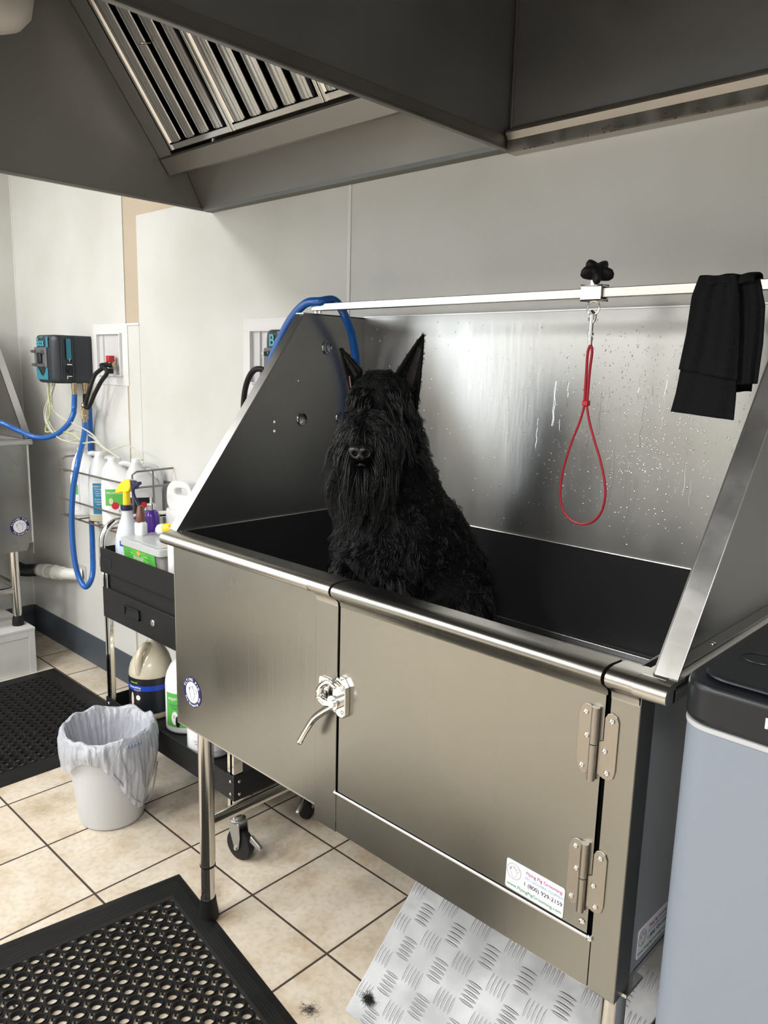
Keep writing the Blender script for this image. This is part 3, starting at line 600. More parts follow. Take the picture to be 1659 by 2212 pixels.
# near mat: corner by the tub leg; runs toward +x and -y
rubber_mat('rubber_mat', 'black rubber drainage mat with round holes on the floor in front of the tub', (-.168-math.sin(-a)*0+ .0, .089, 0), a, 19, 22, .0402, .104, .070)
o = bpy.data.objects['rubber_mat']; o.rotation_euler = (0,0,0); o.scale = (1,1,1)
Ym = 2*.070+22*.0402; o.location = (-.160+math.sin(a)*Ym, .089-math.cos(a)*Ym, 0)
o2 = rubber_mat('rubber_mat', 'black rubber drainage mat lying flat by the white step, far left', (-2.03,-1.556,0), 0, 20, 47, .0405, .088, .085)

# ------------------------------------------------------------------ bucket with liner
bc = Vector((-.605,.098,0))
bk = thing('waste_bin', 'round white plastic waste bin with a grey bag liner folded over its rim', 'waste bin', bc)
G().lathe(bc, [(.098,0),(.104,.004),(.108,.012),(.128,.20),(.140,.315),(.146,.32),(.146,.33),(.140,.332),(.136,.32),(.124,.20),(.100,.012),(.0,.010)], 56, capb=True, capt=False).build('bucket', BUCK, bk, ang=50)
def liner():
    g = G(); n = 220; random.seed(4); rows = []
    V = CAM-bc; ca = math.atan2(V.y, V.x)
    for j in range(n):
        a = 2*PI*j/n; da = (a-ca+PI) % (2*PI)-PI       # 0 = side facing the camera, positive = to the right as seen by it
        right = math.exp(-((da-.75)/.62)**2); low = .085+.03*math.sin(a*3+1)+.155*right+.02*math.exp(-((da+1.2)/.4)**2)
        P = []
        for i in range(11): t = i/10; P.append((.095+.042*t-.012*math.sin(t*PI), .03+.305*t))
        P += [(.1405,.338),(.147,.341),(.1515,.337)]
        L = low
        for i in range(1, 13):
            t = i/12; z = .337-L*t; rr = .1515+.022*math.sin(min(1,t*1.3)*PI*.55)-(.010*t)-(.337-z)*.10+.012*right*math.sin(PI*t)
            P.append((rr, z))
        row = []
        for q, (r, z) in enumerate(P):
            w_ = noise.noise(Vector((math.cos(a)*5, math.sin(a)*5, z*7)))*.010+noise.noise(Vector((math.cos(a)*16, math.sin(a)*16, z*10+5)))*.006+abs(noise.noise(Vector((a*16, z*14, 3))))*.005
            f = 1 if q > 14 else (.8 if q < 11 else .25)
            zz = z+(noise.noise(Vector((math.cos(a)*3, math.sin(a)*3, 9)))*.018 if q in (11,12,13) else 0)*.8
            row.append((bc.x+(r+w_*f)*math.cos(a), bc.y+(r+w_*f)*math.sin(a), zz+.006*math.sin(a*2+.6)))
        rows.append(row)
    m = len(rows[0]); vs = [p for r in rows for p in r]; fs = [(j*m+i, j*m+i+1, ((j+1)%n)*m+i+1, ((j+1)%n)*m+i) for j in range(n) for i in range(m-1)]
    g.add(vs, fs); mb = mat('grey_film', (.52,.54,.60), .28, trans=0, alpha=.80, spec=.6)
    n_, l_, b_ = nodes(mb); tc = n_.new('ShaderNodeTexCoord'); mp = n_.new('ShaderNodeMapping'); mp.inputs['Scale'].default_value = (28,28,9); nz = n_.new('ShaderNodeTexNoise'); nz.inputs['Scale'].default_value = 1; nz.inputs['Detail'].default_value = 5; nz.inputs['Distortion'].default_value = 1.2
    bp = n_.new('ShaderNodeBump'); bp.inputs['Strength'].default_value = .9; bp.inputs['Distance'].default_value = .012; l_.new(tc.outputs['Object'], mp.inputs[0]); l_.new(mp.outputs[0], nz.inputs[0]); l_.new(nz.outputs['Fac'], bp.inputs['Height']); l_.new(bp.outputs[0], b_.inputs['Normal'])
    return g.build('bag_liner', mb, bk, ang=80, fixn=False)
ln = liner()
V = CAM-bc; ca = math.atan2(V.y, V.x)
def bagpt(da, z, r): a = ca+da; return Vector((bc.x+r*math.cos(a), bc.y+r*math.sin(a), z))
g = G(); g.tube([bagpt(.05,.235,.158), bagpt(.30,.17,.150), bagpt(.55,.112,.146), bagpt(.85,.082,.143), bagpt(1.12,.085,.143), bagpt(1.3,.13,.149), bagpt(1.38,.19,.158)], .0030, 7, 6); g.build('tie_string', mat('bag_string', (.33,.34,.42), .4), bk)
g = G()
for i in range(5): p = bagpt(.36+.07*i,.318,.160); g.ell(p, (.004,.004,.007), 8, 5)
g.build('printed_mark', mat('faded_blue', (.24,.28,.42), .5), bk)

# ------------------------------------------------------------------ jugs and bottles
def jug(name, label, cat, loc, rotz=0, R=.074, hb=.19, ht=.30, ex=3.2, sy=.85, body=WHITE, cap=WHITE, neck_x=-.018, hole=True, group=None, fill=None):
    t = thing(name, label, cat, loc, rotz, group)
    g = G(); n = 44; vs = []
    prof = [(.0,R*.90,0),(.004,R*.97,0),(.012,R,0),(hb-.012,R,0),(hb,R*.985,0),(hb+(ht-hb)*.20,R*.93,.10),(hb+(ht-hb)*.42,R*.80,.35),(hb+(ht-hb)*.62,R*.58,.75),(hb+(ht-hb)*.80,R*.35,1),(ht-.012,R*.25,1),(ht-.010,R*.25,1)]
    for (z, r, k) in prof:
        e = ex+(2-ex)*min(1,k*1.3)
        for j in range(n):
            a = 2*PI*j/n; c, s = math.cos(a), math.sin(a); q = (abs(c)**e+abs(s)**e)**(-1/e); vs.append((r*q*c+neck_x*k, r*q*s*(sy+(1-sy)*k), z))
    fs = [(i*n+j, i*n+(j+1)%n, (i+1)*n+(j+1)%n, (i+1)*n+j) for i in range(len(prof)-1) for j in range(n)]+[tuple(range(n-1,-1,-1)), tuple((len(prof)-1)*n+j for j in range(n))]
    g.add(vs, fs); g.build('body', body, t, world=False, ang=60)
    if hole:
        h = G(); x1 = R*.80; h.tube([(neck_x+R*.12,0,ht-.034),(neck_x+R*.60,0,ht-.022),(x1-.002,0,ht-.042),(x1+.010,0,hb+.040),(x1+.006,0,hb-.002)], .0125, 14, 6); h.build('handle', body, t, world=False)
    c = G(); c.lathe((neck_x,0,ht-.014), [(.0185,0),(.0190,.002),(.0190,.018),(.0178,.020),(.0,.0205)], 30); c.build('cap', cap, t, world=False, ang=50)
    return t
def wrap_label(t, R, z0, z1, a0, a1, m, ex=3.2, sy=.85, off_=.0012, name='label', n=28):
    vs = []; 
    for z in (z0, z1):
        for i in range(n+1):
            a = a0+(a1-a0)*i/n; c, s = math.cos(a), math.sin(a); q = (abs(c)**ex+abs(s)**ex)**(-1/ex); vs.append(((R+off_)*q*c, (R+off_)*q*s*sy, z))
    g = G().add(vs, [(i, i+1, n+2+i, n+1+i) for i in range(n)]); return g.build(name, m, t, world=False, fixn=False, ang=80)
def wrap_text(lab, strs, R, a_mid, m, ex=3.2, sy=.85, off_=.002, name='lettering'):
    g = G()
    for (s, z, size, da, bold) in strs:
        v, f = text_geo(s, size); vs = []
        for dx in ((0,bold) if bold else (0,)):
            k = len(vs); vv = []
            for (x, y, _) in v:
                a = a_mid+da+(x+dx)/R; c, s_ = math.cos(a), math.sin(a); q = (abs(c)**ex+abs(s_)**ex)**(-1/ex); o2_ = off_+(.0001 if dx else 0); vv.append(((R+o2_)*q*c, (R+o2_)*q*s_*sy, z+y))
            g.add(vv, f)
    return g.build(name, m, lab, world=False, fixn=False)
def view_angle(loc, rotz=0): v_ = CAM-Vector(loc); return math.atan2(v_.y, v_.x)-rotz
RZ = .84
# rack jugs
j = jug('shampoo_jug', 'white jug with green and purple label, leftmost in the wall rack', 'jug', (-1.735,.605,RZ), 1.05, R=.079, hb=.185, ht=.31, neck_x=-.026)
A = view_angle((-1.735,.605,RZ), 1.05)
l_ = wrap_label(j, .079, .03, .19, A-1.5, A-.55, LBL_W); wrap_label(j, .0796, .105, .150, A-1.5, A-.60, LBL_G, name='label_stripe'); wrap_label(j, .0796, .05, .085, A-1.5, A-.9, PURP, name='label_stripe')
j = jug('shampoo_jug', 'half-empty clear jug with blue label, second from left in the wall rack', 'jug', (-1.575,.610,RZ), 1.0, R=.077, hb=.18, ht=.305, neck_x=-.026, body=MILK)
A = view_angle((-1.575,.610,RZ), 1.0); l_ = wrap_label(j, .077, .035, .175, A-.75, A+.35, LBL_BL)
wrap_text(l_, [('DIRECTIONS Wet coat', .158, .009, .05, 0), ('thoroughly and massage', .147, .008, .05, 0), ('into a rich lather from', .137, .008, .05, 0), ('head to tail. Rinse well', .127, .008, .05, 0), ('and repeat if needed.', .117, .008, .05, 0), ('Avoid contact with eyes', .100, .008, .05, 0), ('INGREDIENTS purified', .088, .008, .05, 0), ('water, mild cleanser', .078, .008, .05, 0)], .077, A-.2, LBL_W)
wrap_label(j, .0776, .002, .03, -PI, PI, mat('pale_yellow_liquid', (.62,.58,.40), .3, trans=.3), name='liquid', off_=.0004)
j = jug('shampoo_jug', 'white jug with green and white berry label and moulded handle in the wall rack', 'jug', (-1.418,.600,RZ), 1.09, R=.084, hb=.175, ht=.295, neck_x=-.034)
A = view_angle((-1.418,.600,RZ), 1.09); l_ = wrap_label(j, .084, .02, .170, A-.75, A+.75, LBL_W); wrap_label(j, .0846, .098, .170, A-.75, A+.75, LBL_G, name='label_panel')
wrap_text(l_, [('TROPICLEAN', .150, .013, -.25, .0006)], .0850, A, LBL_W); wrap_text(l_, [('Berry &', .072, .011, .05, 0), ('Coconut', .060, .010, .05, 0), ('DEEP CLEANING', .044, .006, .05, 0), ('SHAMPOO', .034, .006, .05, 0)], .084, A, INKK)
def wrap_blob(lab, R, a, z, ra, rz_, m, name, ex=3.2, sy=.85):
    g = G(); vs = [];
    for i in range(16):
        th = 2*PI*i/16; aa = a+ra*math.cos(th)/R; c, s = math.cos(aa), math.sin(aa); q = (abs(c)**ex+abs(s)**ex)**(-1/ex); vs.append(((R+.0026)*q*c, (R+.0026)*q*s*sy, z+rz_*math.sin(th)))
    g.add(vs, [tuple(range(16))]); return g.build(name, m, lab, world=False, fixn=False, smooth=False)
wrap_blob(l_, .0845, A-.30, .098, .014, .016, RED, 'berry_print'); wrap_blob(l_, .0850, A-.48, .118, .008, .014, SKIN, 'coconut_print')
j = jug('shampoo_jug', 'clear jug with black flower label, rightmost in the wall rack', 'jug', (-1.245,.610,RZ), 1.1, R=.078, hb=.175, ht=.305, neck_x=-.026, body=MILK)
A = view_angle((-1.245,.610,RZ), 1.1); l_ = wrap_label(j, .078, .015, .155, A-.8, A+.55, LBL_B); wrap_blob(l_, .0784, A+.02, .125, .013, .012, RED, 'flower_print'); wrap_blob(l_, .0788, A+.12, .105, .007, .009, LBL_W, 'flower_print')
# bottom-shelf jugs on the cart
SZ = .238
j = jug('shampoo_jug', 'round amber jug with black and blue label on the cart bottom shelf', 'jug', (-.782,.362,SZ), -1.15, R=.081, hb=.182, ht=.300, ex=2, sy=1, body=AMBER, cap=WHITE)
A = view_angle((-.782,.362,SZ), -1.15); l_ = wrap_label(j, .081, .028, .165, A-1.5, A+1.5, LBL_B, 2, 1); wrap_label(j, .0815, .118, .138, A-1.5, A+1.5, BLU2, 2, 1, name='label_stripe')
wrap_text(l_, [('naturals', .146, .011, -.85, .0005)], .0816, A, mat('lime_print', (.30,.65,.10), .5), 2, 1); wrap_text(l_, [('Deshedding', .128, .011, -.80, .0006), ('shampoo', .119, .008, -.66, 0)], .0822, A, LBL_W, 2, 1)
wrap_blob(l_, .081, A-.95, .080, .007, .030, SKIN, 'dog_print', 2, 1); wrap_blob(l_, .081, A-.62, .092, .009, .010, LBL_W, 'seal_print', 2, 1); wrap_text(l_, [('128 fl oz', .040, .006, -.85, 0)], .0816, A, MATS['lime_print'], 2, 1)
j = jug('shampoo_jug', 'white jug with green husky label beside the amber jug on the cart shelf', 'jug', (-.592,.402,SZ), -.9, R=.079, hb=.190, ht=.305, ex=2.2, sy=1)
A = view_angle((-.592,.402,SZ), -.9); l_ = wrap_label(j, .079, .028, .155, A-1.1, A+1.1, LBL_G, 2.2, 1)
wrap_text(l_, [('espree', .130, .020, -.62, .0008)], .0796, A, LBL_W, 2.2, 1); wrap_text(l_, [('Simple Shed', .108, .010, -.62, .0004), ('Treatment', .097, .009, -.60, .0004)], .0796, A, INKG, 2.2, 1)
wrap_blob(l_, .079, A-.62, .062, .013, .026, LBL_W, 'dog_print', 2.2, 1); wrap_blob(l_, .0795, A-.48, .050, .008, .022, LBL_B, 'dog_print', 2.2, 1); wrap_blob(l_, .0797, A-.66, .068, .004, .008, SKIN, 'dog_print', 2.2, 1)
j = jug('shampoo_jug', 'white jug with blue small print behind the tub leg on the cart shelf', 'jug', (-.385,.362,SZ), -.9, R=.080, hb=.190, ht=.305, ex=2.2, sy=1)
A = view_angle((-.385,.362,SZ), -.9); l_ = wrap_label(j, .080, .028, .150, A-1.1, A+.6, LBL_W, 2.2, 1); wrap_text(l_, [('CAUTION avoid eyes', .060, .0065, -.42, 0), ('keep out of reach', .051, .0065, -.42, 0), ('of children', .042, .0065, -.42, 0)], .0806, A, BLU2, 2.2, 1)
# tray jug with tall loop handle
TZ = .792
t = thing('conditioner_jug', 'tall white jug with wide loop handle and purple print standing in the cart tray', 'jug', (-.775,.515,TZ), .25)
g = G(); g.lathe((0,0,0), [(.060,0),(.066,.008),(.066,.205),(.065,.215),(.064,.222)], 44, 1.0, .72, 3.4); g.build('body', WHITE, t, world=False, ang=60)
g = G(); n = 48; vs = []
for (kk, yy) in ((0,-.020),(0,.020),(1,.026),(1,-.026)):
    for j_ in range(n):
        a = 2*PI*j_/n; c_, s_ = math.cos(a), math.sin(a)
        if kk == 0: q = (abs(c_)**3.5+abs(s_)**3.5)**(-1/3.5); vs.append((.006+.031*q*c_, yy, .288+.0135*q*s_))
        else: q = (abs(c_)**4+abs(s_)**4)**(-1/4); x_, z_ = .0645*q*c_, .272+.056*q*s_; vs.append((x_*(1-.22*max(0,(z_-.27)/.056)**2), yy, z_))
g.add(vs, [(r0*n+j_, r0*n+(j_+1)%n, r1*n+(j_+1)%n, r1*n+j_) for r0, r1 in ((0,1),(1,2),(2,3),(3,0)) for j_ in range(n)]); g.build('handle', WHITE, t, world=False, bevel=.006, seg=3, ang=50)
l_ = wrap_label(t, .066, .05, .165, -2.2, -.9, mat('label_lilac', (.52,.52,.66), .5), 3.4, .72); wrap_text(l_, [('SHAMPOO', .142, .014, -.15, .001), ('gentle care', .124, .009, -.15, 0), ('for all coats', .112, .008, -.15, 0)], .066, -1.5, INK, 3.4, .72)
# pump bottle behind
t = thing('pump_bottle', 'white pump bottle behind the jug, mostly hidden by the tub side guard', 'bottle', (-.705,.585,TZ)); g = G(); g.lathe((0,0,0), [(.030,0),(.034,.005),(.034,.25),(.028,.285),(.014,.30),(.014,.312)], 28); g.build('body', MILK, t, world=False)
g = G(); g.cyl((0,0,.312),(0,0,.328),.017,n=24); g.cyl((0,0,.328),(0,0,.365),.005,n=12); g.cyl((0,0,.365),(0,0,.380),.011,n=20); g.tube([(-.01,0,.375),(.03,.012,.374),(.05,.02,.368)],.005,10,3); g.build('pump', WHITE, t, world=False)
# spray bottle
t = thing('spray_bottle', 'white spray bottle with yellow and navy trigger head in the cart tray', 'bottle', (-.872,.335,TZ), .25)
g = G(); g.lathe((0,0,0), [(.040,0),(.045,.006),(.046,.10),(.043,.125),(.034,.16),(.022,.195),(.0185,.215),(.0185,.226)], 36, 1, .9, 2.4); g.build('body', mat('spray_white', (.72,.76,.82), .35, trans=.2), t, world=False, ang=60)
wrap_label(t, .046, .02, .115, -1.75, -.25, mat('label_pale', (.62,.70,.90), .5), 2.4, .9); wrap_label(t, .0466, .095, .115, -1.5, -.3, BLU2, 2.4, .9, name='label_stripe')
G().lathe((0,0,.224), [(.021,0),(.0225,.003),(.0225,.018),(.020,.020)], 28).build('collar', NAVY, t, world=False)
G().lathe((0,0,.242), [(.014,0),(.0125,.05)], 20).build('neck', YEL, t, world=False)
hd = G(); hd.ext([(-.050,.285),(-.042,.300),(-.022,.322),(.004,.338),(.028,.342),(.034,.330),(.034,.312),(.024,.296),(.006,.289),(-.014,.290),(-.030,.283)], 1, -.013, .013); hd.build('spray_head', YEL, t, world=False, bevel=.005, seg=3)
g = G(); g.ext([(.030,.338),(.046,.336),(.052,.330),(.068,.336),(.072,.326),(.058,.318),(.050,.306),(.034,.308)], 1, -.010, .010); g.tube([(.038,0,.318),(.036,0,.290),(.050,0,.262),(.062,0,.245)],.006,10,5); g.build('trigger', NAVY, t, world=False, bevel=.002)
t = thing('small_bottle', 'small white bottle with a brown cap standing on the plastic box lid', 'bottle', (-.792,.345,.9332), .3)
G().lathe((0,0,0), [(.019,0),(.021,.004),(.021,.042),(.016,.050)], 28, 1, .8, 4).build('body', WHITE, t, world=False, ang=60); G().lathe((0,0,.048), [(.0165,0),(.0165,.032),(.014,.035),(.0115,.055),(.008,.060)], 24).build('cap', BROWN, t, world=False, ang=40)
t = thing('cologne_bottle', 'purple bottle with a ribbed silver cap behind the plastic box', 'bottle', (-.862,.428,TZ))
G().lathe((0,0,0), [(.029,0),(.031,.004),(.031,.19),(.026,.207),(.018,.215)], 32).build('body', PURP, t, world=False, ang=60)
g = G(); g.lathe((0,0,.215), [(.0165,0),(.0175,.002),(.0165,.006),(.0175,.009),(.0165,.013),(.0175,.017),(.015,.024)], 28); g.build('cap', SILV, t, world=False); G().cyl((0,0,.238),(0,0,.262),.0045,n=12).build('nozzle', WHITE, t, world=False)
A = view_angle((-.862,.428,TZ)); g = G(); g.tube([(.0315*math.cos(A+q),.0315*math.sin(A+q),z) for q, z in ((-.6,.09),(-.35,.12),(-.1,.135),(.05,.125),(-.1,.11),(.15,.10),(.35,.115),(.4,.14))], .0009, 5, 5); g.build('swirl_print', LBL_W, t, world=False)
# plastic storage box with green label
bx0, bx1, by0, by1 = -.818, -.545, .275, .430
t = thing('storage_box', 'clear plastic box of dog chews with a green label and lid in the cart tray', 'box', ((bx0+bx1)/2,(by0+by1)/2,TZ))
CLR = mat('clear_plastic', (.80,.82,.82), .15, trans=.6, alpha=.55); LIDM = mat('lid_plastic', (.66,.69,.69), .25, trans=.3)
g = G(); g.add([(bx0+.02,by0+.02,TZ),(bx1-.02,by0+.02,TZ),(bx1-.02,by1-.02,TZ),(bx0+.02,by1-.02,TZ),(bx0+.006,by0+.006,.915),(bx1-.006,by0+.006,.915),(bx1-.006,by1-.006,.915),(bx0+.006,by1-.006,.915)], [(3,2,1,0),(0,1,5,4),(1,2,6,5),(2,3,7,6),(3,0,4,7)]); g.build('box_body', CLR, t, bevel=.006, seg=3)
g = G(); g.box(bx0+.026,bx1-.026,by0+.026,by1-.026,TZ+.003,.895); g.build('packed_chews', PACKS, t, bevel=.008)
g = G(); M = Matrix.Translation(((bx0+bx1)/2,(by0+by1)/2,0)); 
for (e, za, zb_) in ((.006,.905,.930),(.0,.914,.919)): g.ext([(x+(0), y) for x, y in rrect(bx1-bx0+e, by1-by0+e, .018)], 2, za, zb_, M)
g.ext(rrect(bx1-bx0-.03, by1-by0-.03, .016), 2, .930, .933, M); g.build('lid', LIDM, t, bevel=.002)
fx = lambda u: bx0+.015+u*(bx1-bx0-.03)
n0 = Vector((0,-1,-.115)).normalized(); LM = frame(((bx0+bx1)/2-.015, by0+.0105, .853), (1,0,0), n0)
g = G(); g.ext(rrect(.218,.112,.003), 2, 0, .0006, LM); lb = g.build('box_label', LBL_G, t)
L2 = LM @ Matrix.Translation((0,0,.001))
g = G(); text(g, 'DOGGIE', L2 @ Matrix.Translation((-.006,.012,0)), .018, bold=.0007); text(g, 'TOOTHBONES', L2 @ Matrix.Translation((-.004,-.006,0)), .0190, bold=.0007); text(g, 'NET WT', L2 @ Matrix.Translation((-.075,-.01,0)), .007, bold=.0004); g.build('lettering', LBL_W, lb)
g = G(); 
for i in range(6): text(g, ['daily dental', 'chews for all', 'small dogs', 'feed one per', 'day with fresh', 'cool water'][i], L2 @ Matrix.Translation((.068,.035-.012*i,0)), .0065)
for i in range(3): text(g, ['made with', 'real chicken', 'and mint'][i], L2 @ Matrix.Translation((-.070,.036-.011*i,0)), .0065)
g.build('lettering', INKG, lb)
g = G(); g.ell(L2 @ Vector((-.002,.037,0)), (.012,.0008,.009), 14, 8); g.ell(L2 @ Vector((-.002,.046,0)), (.005,.0008,.005), 10, 6); g.build('orange_print', ORNG, lb)
g = G()
for i in range(9):
    a = -.3+i*.42; g.add([L2 @ Vector((.016*math.cos(a-.06),.028+.016*math.sin(a-.06),-.0003)), L2 @ Vector((.016*math.cos(a+.06),.028+.016*math.sin(a+.06),-.0003)), L2 @ Vector((min(.096,max(-.096,.06*math.cos(a+.09))),min(.048,.028+.045*math.sin(a+.09)),-.0003)), L2 @ Vector((min(.096,max(-.096,.06*math.cos(a-.09))),min(.048,.028+.045*math.sin(a-.09)),-.0003))], [(0,1,2,3)])
g.build('ray_print', mat('bright_green', (.22,.62,.10), .5), lb, fixn=False, smooth=False)
t = thing('white_bottle', 'slim white bottle squeezed between the plastic box and the tub', 'bottle', (-.500,.315,TZ)); G().lathe((0,0,0), [(.026,0),(.028,.004),(.028,.055)], 28, ex=2.6).build('body', mat('clear_base', (.6,.62,.63), .2, trans=.4), t, world=False); G().lathe((0,0,.055), [(.027,0),(.029,.004),(.029,.105),(.020,.13),(.012,.14)], 28, ex=2.6).build('sleeve', WHITE, t, world=False, ang=60)
t = thing('ointment_tube', 'yellow squeeze tube with a white cap lying on the plastic box lid', 'tube', (-.60,.40,.933))
dirn = Vector((.62,.22,.16)).normalized(); o_ = Vector((-.742,.392,.955))
G().tube([o_, o_+dirn*.026], [.0195,.0195], 20).ell(o_, (.006,.018,.0185)).build('cap', WHITE, t); G().tube([o_+dirn*.026, o_+dirn*.034, o_+dirn*.06, o_+dirn*.088, o_+dirn*.10], [.0185,.0185,.015,.009,.003], 20).build('tube_body', YEL, t)
G().ell(o_+dirn*.055+Vector((.006,-.0125,.008)), (.007,.002,.005)).build('printed_oval', ORNG, t)

# ------------------------------------------------------------------ cart
CX0, CX1, CY0, CY1 = -.925, -.095, .250, .620
cart = thing('utility_cart', 'black steel utility cart with locking drawer, chrome posts and casters beside the tub', 'cart', ((CX0+CX1)/2,(CY0+CY1)/2,0))
def tray(z0, z1, name, fl_):
    g = G(); t_ = .003; g.box(CX0,CX1,CY0,CY0+t_,z0,z1); g.box(CX0,CX1,CY1-t_,CY1,z0,z1); g.box(CX0,CX0+t_,CY0,CY1,z0,z1); g.box(CX1-t_,CX1,CY0,CY1,z0,z1); g.box(CX0,CX1,CY0,CY1,fl_,fl_+.003)
    return g.build(name, BLACKP, cart, bevel=.001)
tr = tray(.785,.878,'top_tray',.788); bt = tray(.205,.290,'bottom_tray',.234)
g = G(); g.box(CX0+.02,CX0+.085,CY0-.0012,CY0,.815,.845); g.build('maker_plate', BLKPL, tr)
g = G(); g.box(CX0+.012,CX1-.012,CY0+.012,CY1-.012,.728,.787); g.build('drawer_housing', BLACKP, cart)
dr = G().box(CX0+.004,CX1-.004,CY0+.002,CY1-.01,.612,.728).build('drawer', BLACKP, cart, bevel=.002)
def pull(x, z):
    g = G(); a, b = .052, .018
    g.box(x-a,x+a,CY0-.004,CY0+.002,z+b-.004,z+b); g.box(x-a,x+a,CY0-.004,CY0+.002,z-b,z-b+.004); g.box(x-a,x-a+.004,CY0-.004,CY0+.002,z-b,z+b); g.box(x+a-.004,x+a,CY0-.004,CY0+.002,z-b,z+b); g.add([(x-a,CY0-.001,z-b),(x+a,CY0-.001,z-b),(x+a,CY0+.001,z+b),(x-a,CY0+.001,z+b)],[(0,1,2,3)])
    g.ext([(CY0-.004,z-b),(CY0-.0005,z-b),(CY0-.0005,z+b*.4)], 0, x-a+.012, x+a); g.build('drawer_pull', BLKPL, dr)
pull(-.700,.678); pull(-.300,.678)
g = G(); g.lathe((0,0,0), [(.0125,0),(.0125,.003),(.010,.005),(.0,.005)], 24, M=Matrix.Translation((-.560,CY0+.002,.675)) @ Matrix.Rotation(PI/2,4,'X')); g.box(-.562,-.558,CY0-.0035,CY0-.002,.670,.680); g.build('lock', SILV, dr)
for (x, y) in ((CX0+.020,CY0+.016),(CX1-.020,CY0+.016),(CX0+.020,CY1-.016),(CX1-.020,CY1-.016)):
    sx = 1 if x < -.5 else -1; g = G(); g.box(min(x-.014*sx,x+.020*sx),max(x-.014*sx,x+.020*sx),y-.012,y-.009,.13,.80); g.box(x-.0155,x-.0125,y-.012,y+.022,.13,.80) if sx > 0 else g.box(x+.0125,x+.0155,y-.012,y+.022,.13,.80); g.box(x-.006,x+.006,y-.012,y+.01,.13,.80)
    p_ = g.build('post', CHROME, cart, bevel=.001)
for (x, z) in ((CX0+.02,.225),(CX0+.02,.268),(CX1-.018,.225),(CX1-.018,.268)):
    G().ell((x,CY0-.001,z), (.0055,.003,.0055), 12, 6).build('bolt', SILV, cart)
for (y, z) in ((CY0+.020,.225),(CY0+.020,.268)): G().ell((CX1+.001,y,z), (.003,.0055,.0055), 12, 6).build('bolt', SILV, cart)
g = G(); hx = CX0-.004
g.tube([(hx,CY0+.012,.80),(hx,CY0+.012,.875),(hx,CY0+.018,.920),(hx,CY0+.045,.955),(hx,CY0+.09,.970),(hx,(CY0+CY1)/2,.972),(hx,CY1-.09,.970),(hx,CY1-.045,.955),(hx,CY1-.018,.920),(hx,CY1-.012,.875),(hx,CY1-.012,.80)], .0125, 16, 6); g.build('push_handle', CHROME, cart)
def caster(x, y, ang):
    M = Matrix.Translation((x,y,0)) @ Matrix.Rotation(ang,4,'Z'); g = G()
    g.lathe((0,0,.128), [(.026,0),(.026,.008),(.016,.012),(.016,.018)], 20, M=M)
    for s_ in (-1, 1): g.ext([(-.024,.130),(.022,.130),(.022,.112),(-.002,.045),(-.012,.036),(-.022,.045),(-.028,.085)], 1, s_*.019-.0015, s_*.019+.0015, M)
    c = g.build('caster', CAST, cart, bevel=.001)
    w_ = G(); 
    vs = []; n = 40; prof = [(.012,-.014),(.034,-.014),(.048,-.013),(.052,-.006),(.052,.006),(.048,.013),(.034,.014),(.012,.014)]
    MW = M @ Matrix.Translation((-.012,0,.052)) @ Matrix.Rotation(PI/2,4,'X'); w_.lathe((0,0,0), [(r, z) for r, z in prof], n, M=MW); w_.build('wheel', RUBBER, c, ang=50)
    G().cyl(M @ Vector((-.012,-.026,.046)), M @ Vector((-.012,.026,.046)), .006, n=10).build('axle', SILV, c); G().ext([(-.055,.075),(-.10,.060),(-.104,.068),(-.098,.076),(-.06,.098)][::1], 1, -.006, .006, Matrix.Translation((x,y,0)) @ Matrix.Rotation(ang,4,'Z')).build('brake_pedal', CAST, c, bevel=.002)
for (x, y, a) in ((CX1-.012,CY0+.022,PI*1.05),(CX0+.03,CY0+.03,.4),(CX1-.03,CY1-.03,2.0),(CX0+.03,CY1-.03,1.0)): caster(x, y, a)

# ------------------------------------------------------------------ wire rack
rk = thing('wire_rack', 'rusty grey wire rack holding four jugs on the back wall', 'rack', (-1.48,.60,.83))
ra, rb, rf_, rw = -1.835, -1.150, .510, .698
g = G(); r = .0042
for z in (.915,1.056): g.tube([(ra-.012,rf_,z),(rb+.012,rf_,z)], r, 8)
g.build('front_wire', mat('wire_grey', (.24,.22,.20), .45, .8), rk); WG = MATS['wire_grey']
for x in (ra+.03, rb):
    g = G(); g.tube([(x,rw,1.115),(x,rf_+.02,1.112),(x,rf_,1.100),(x,rf_,.85),(x,rf_+.006,.836),(x,rw,.836)], r, 8, 1); g.tube([(x,rf_,1.045),(x,rw,1.045)], r, 8); g.tube([(x,(rf_+rw)/2,1.113),(x,(rf_+rw)/2,.836)], r, 8); g.build('side_frame', WG, rk)
g = G(); g.tube([(ra,rf_,.836),(rb,rf_,.836)], r, 8); g.tube([(ra,rw-.01,.836),(rb,rw-.01,.836)], r, 8)
for i in range(7): x = ra+.06+i*.095; g.tube([(x,rf_,.834),(x,rw,.834)], .003, 6)
g.build('rack_floor', mat('rusty_wire', (.13,.085,.06), .7, .4), rk)
g = G(); g.tube([(ra+.03,rw-.002,1.05),(rb,rw-.002,1.05)], r, 8); g.build('back_wire', WG, rk)

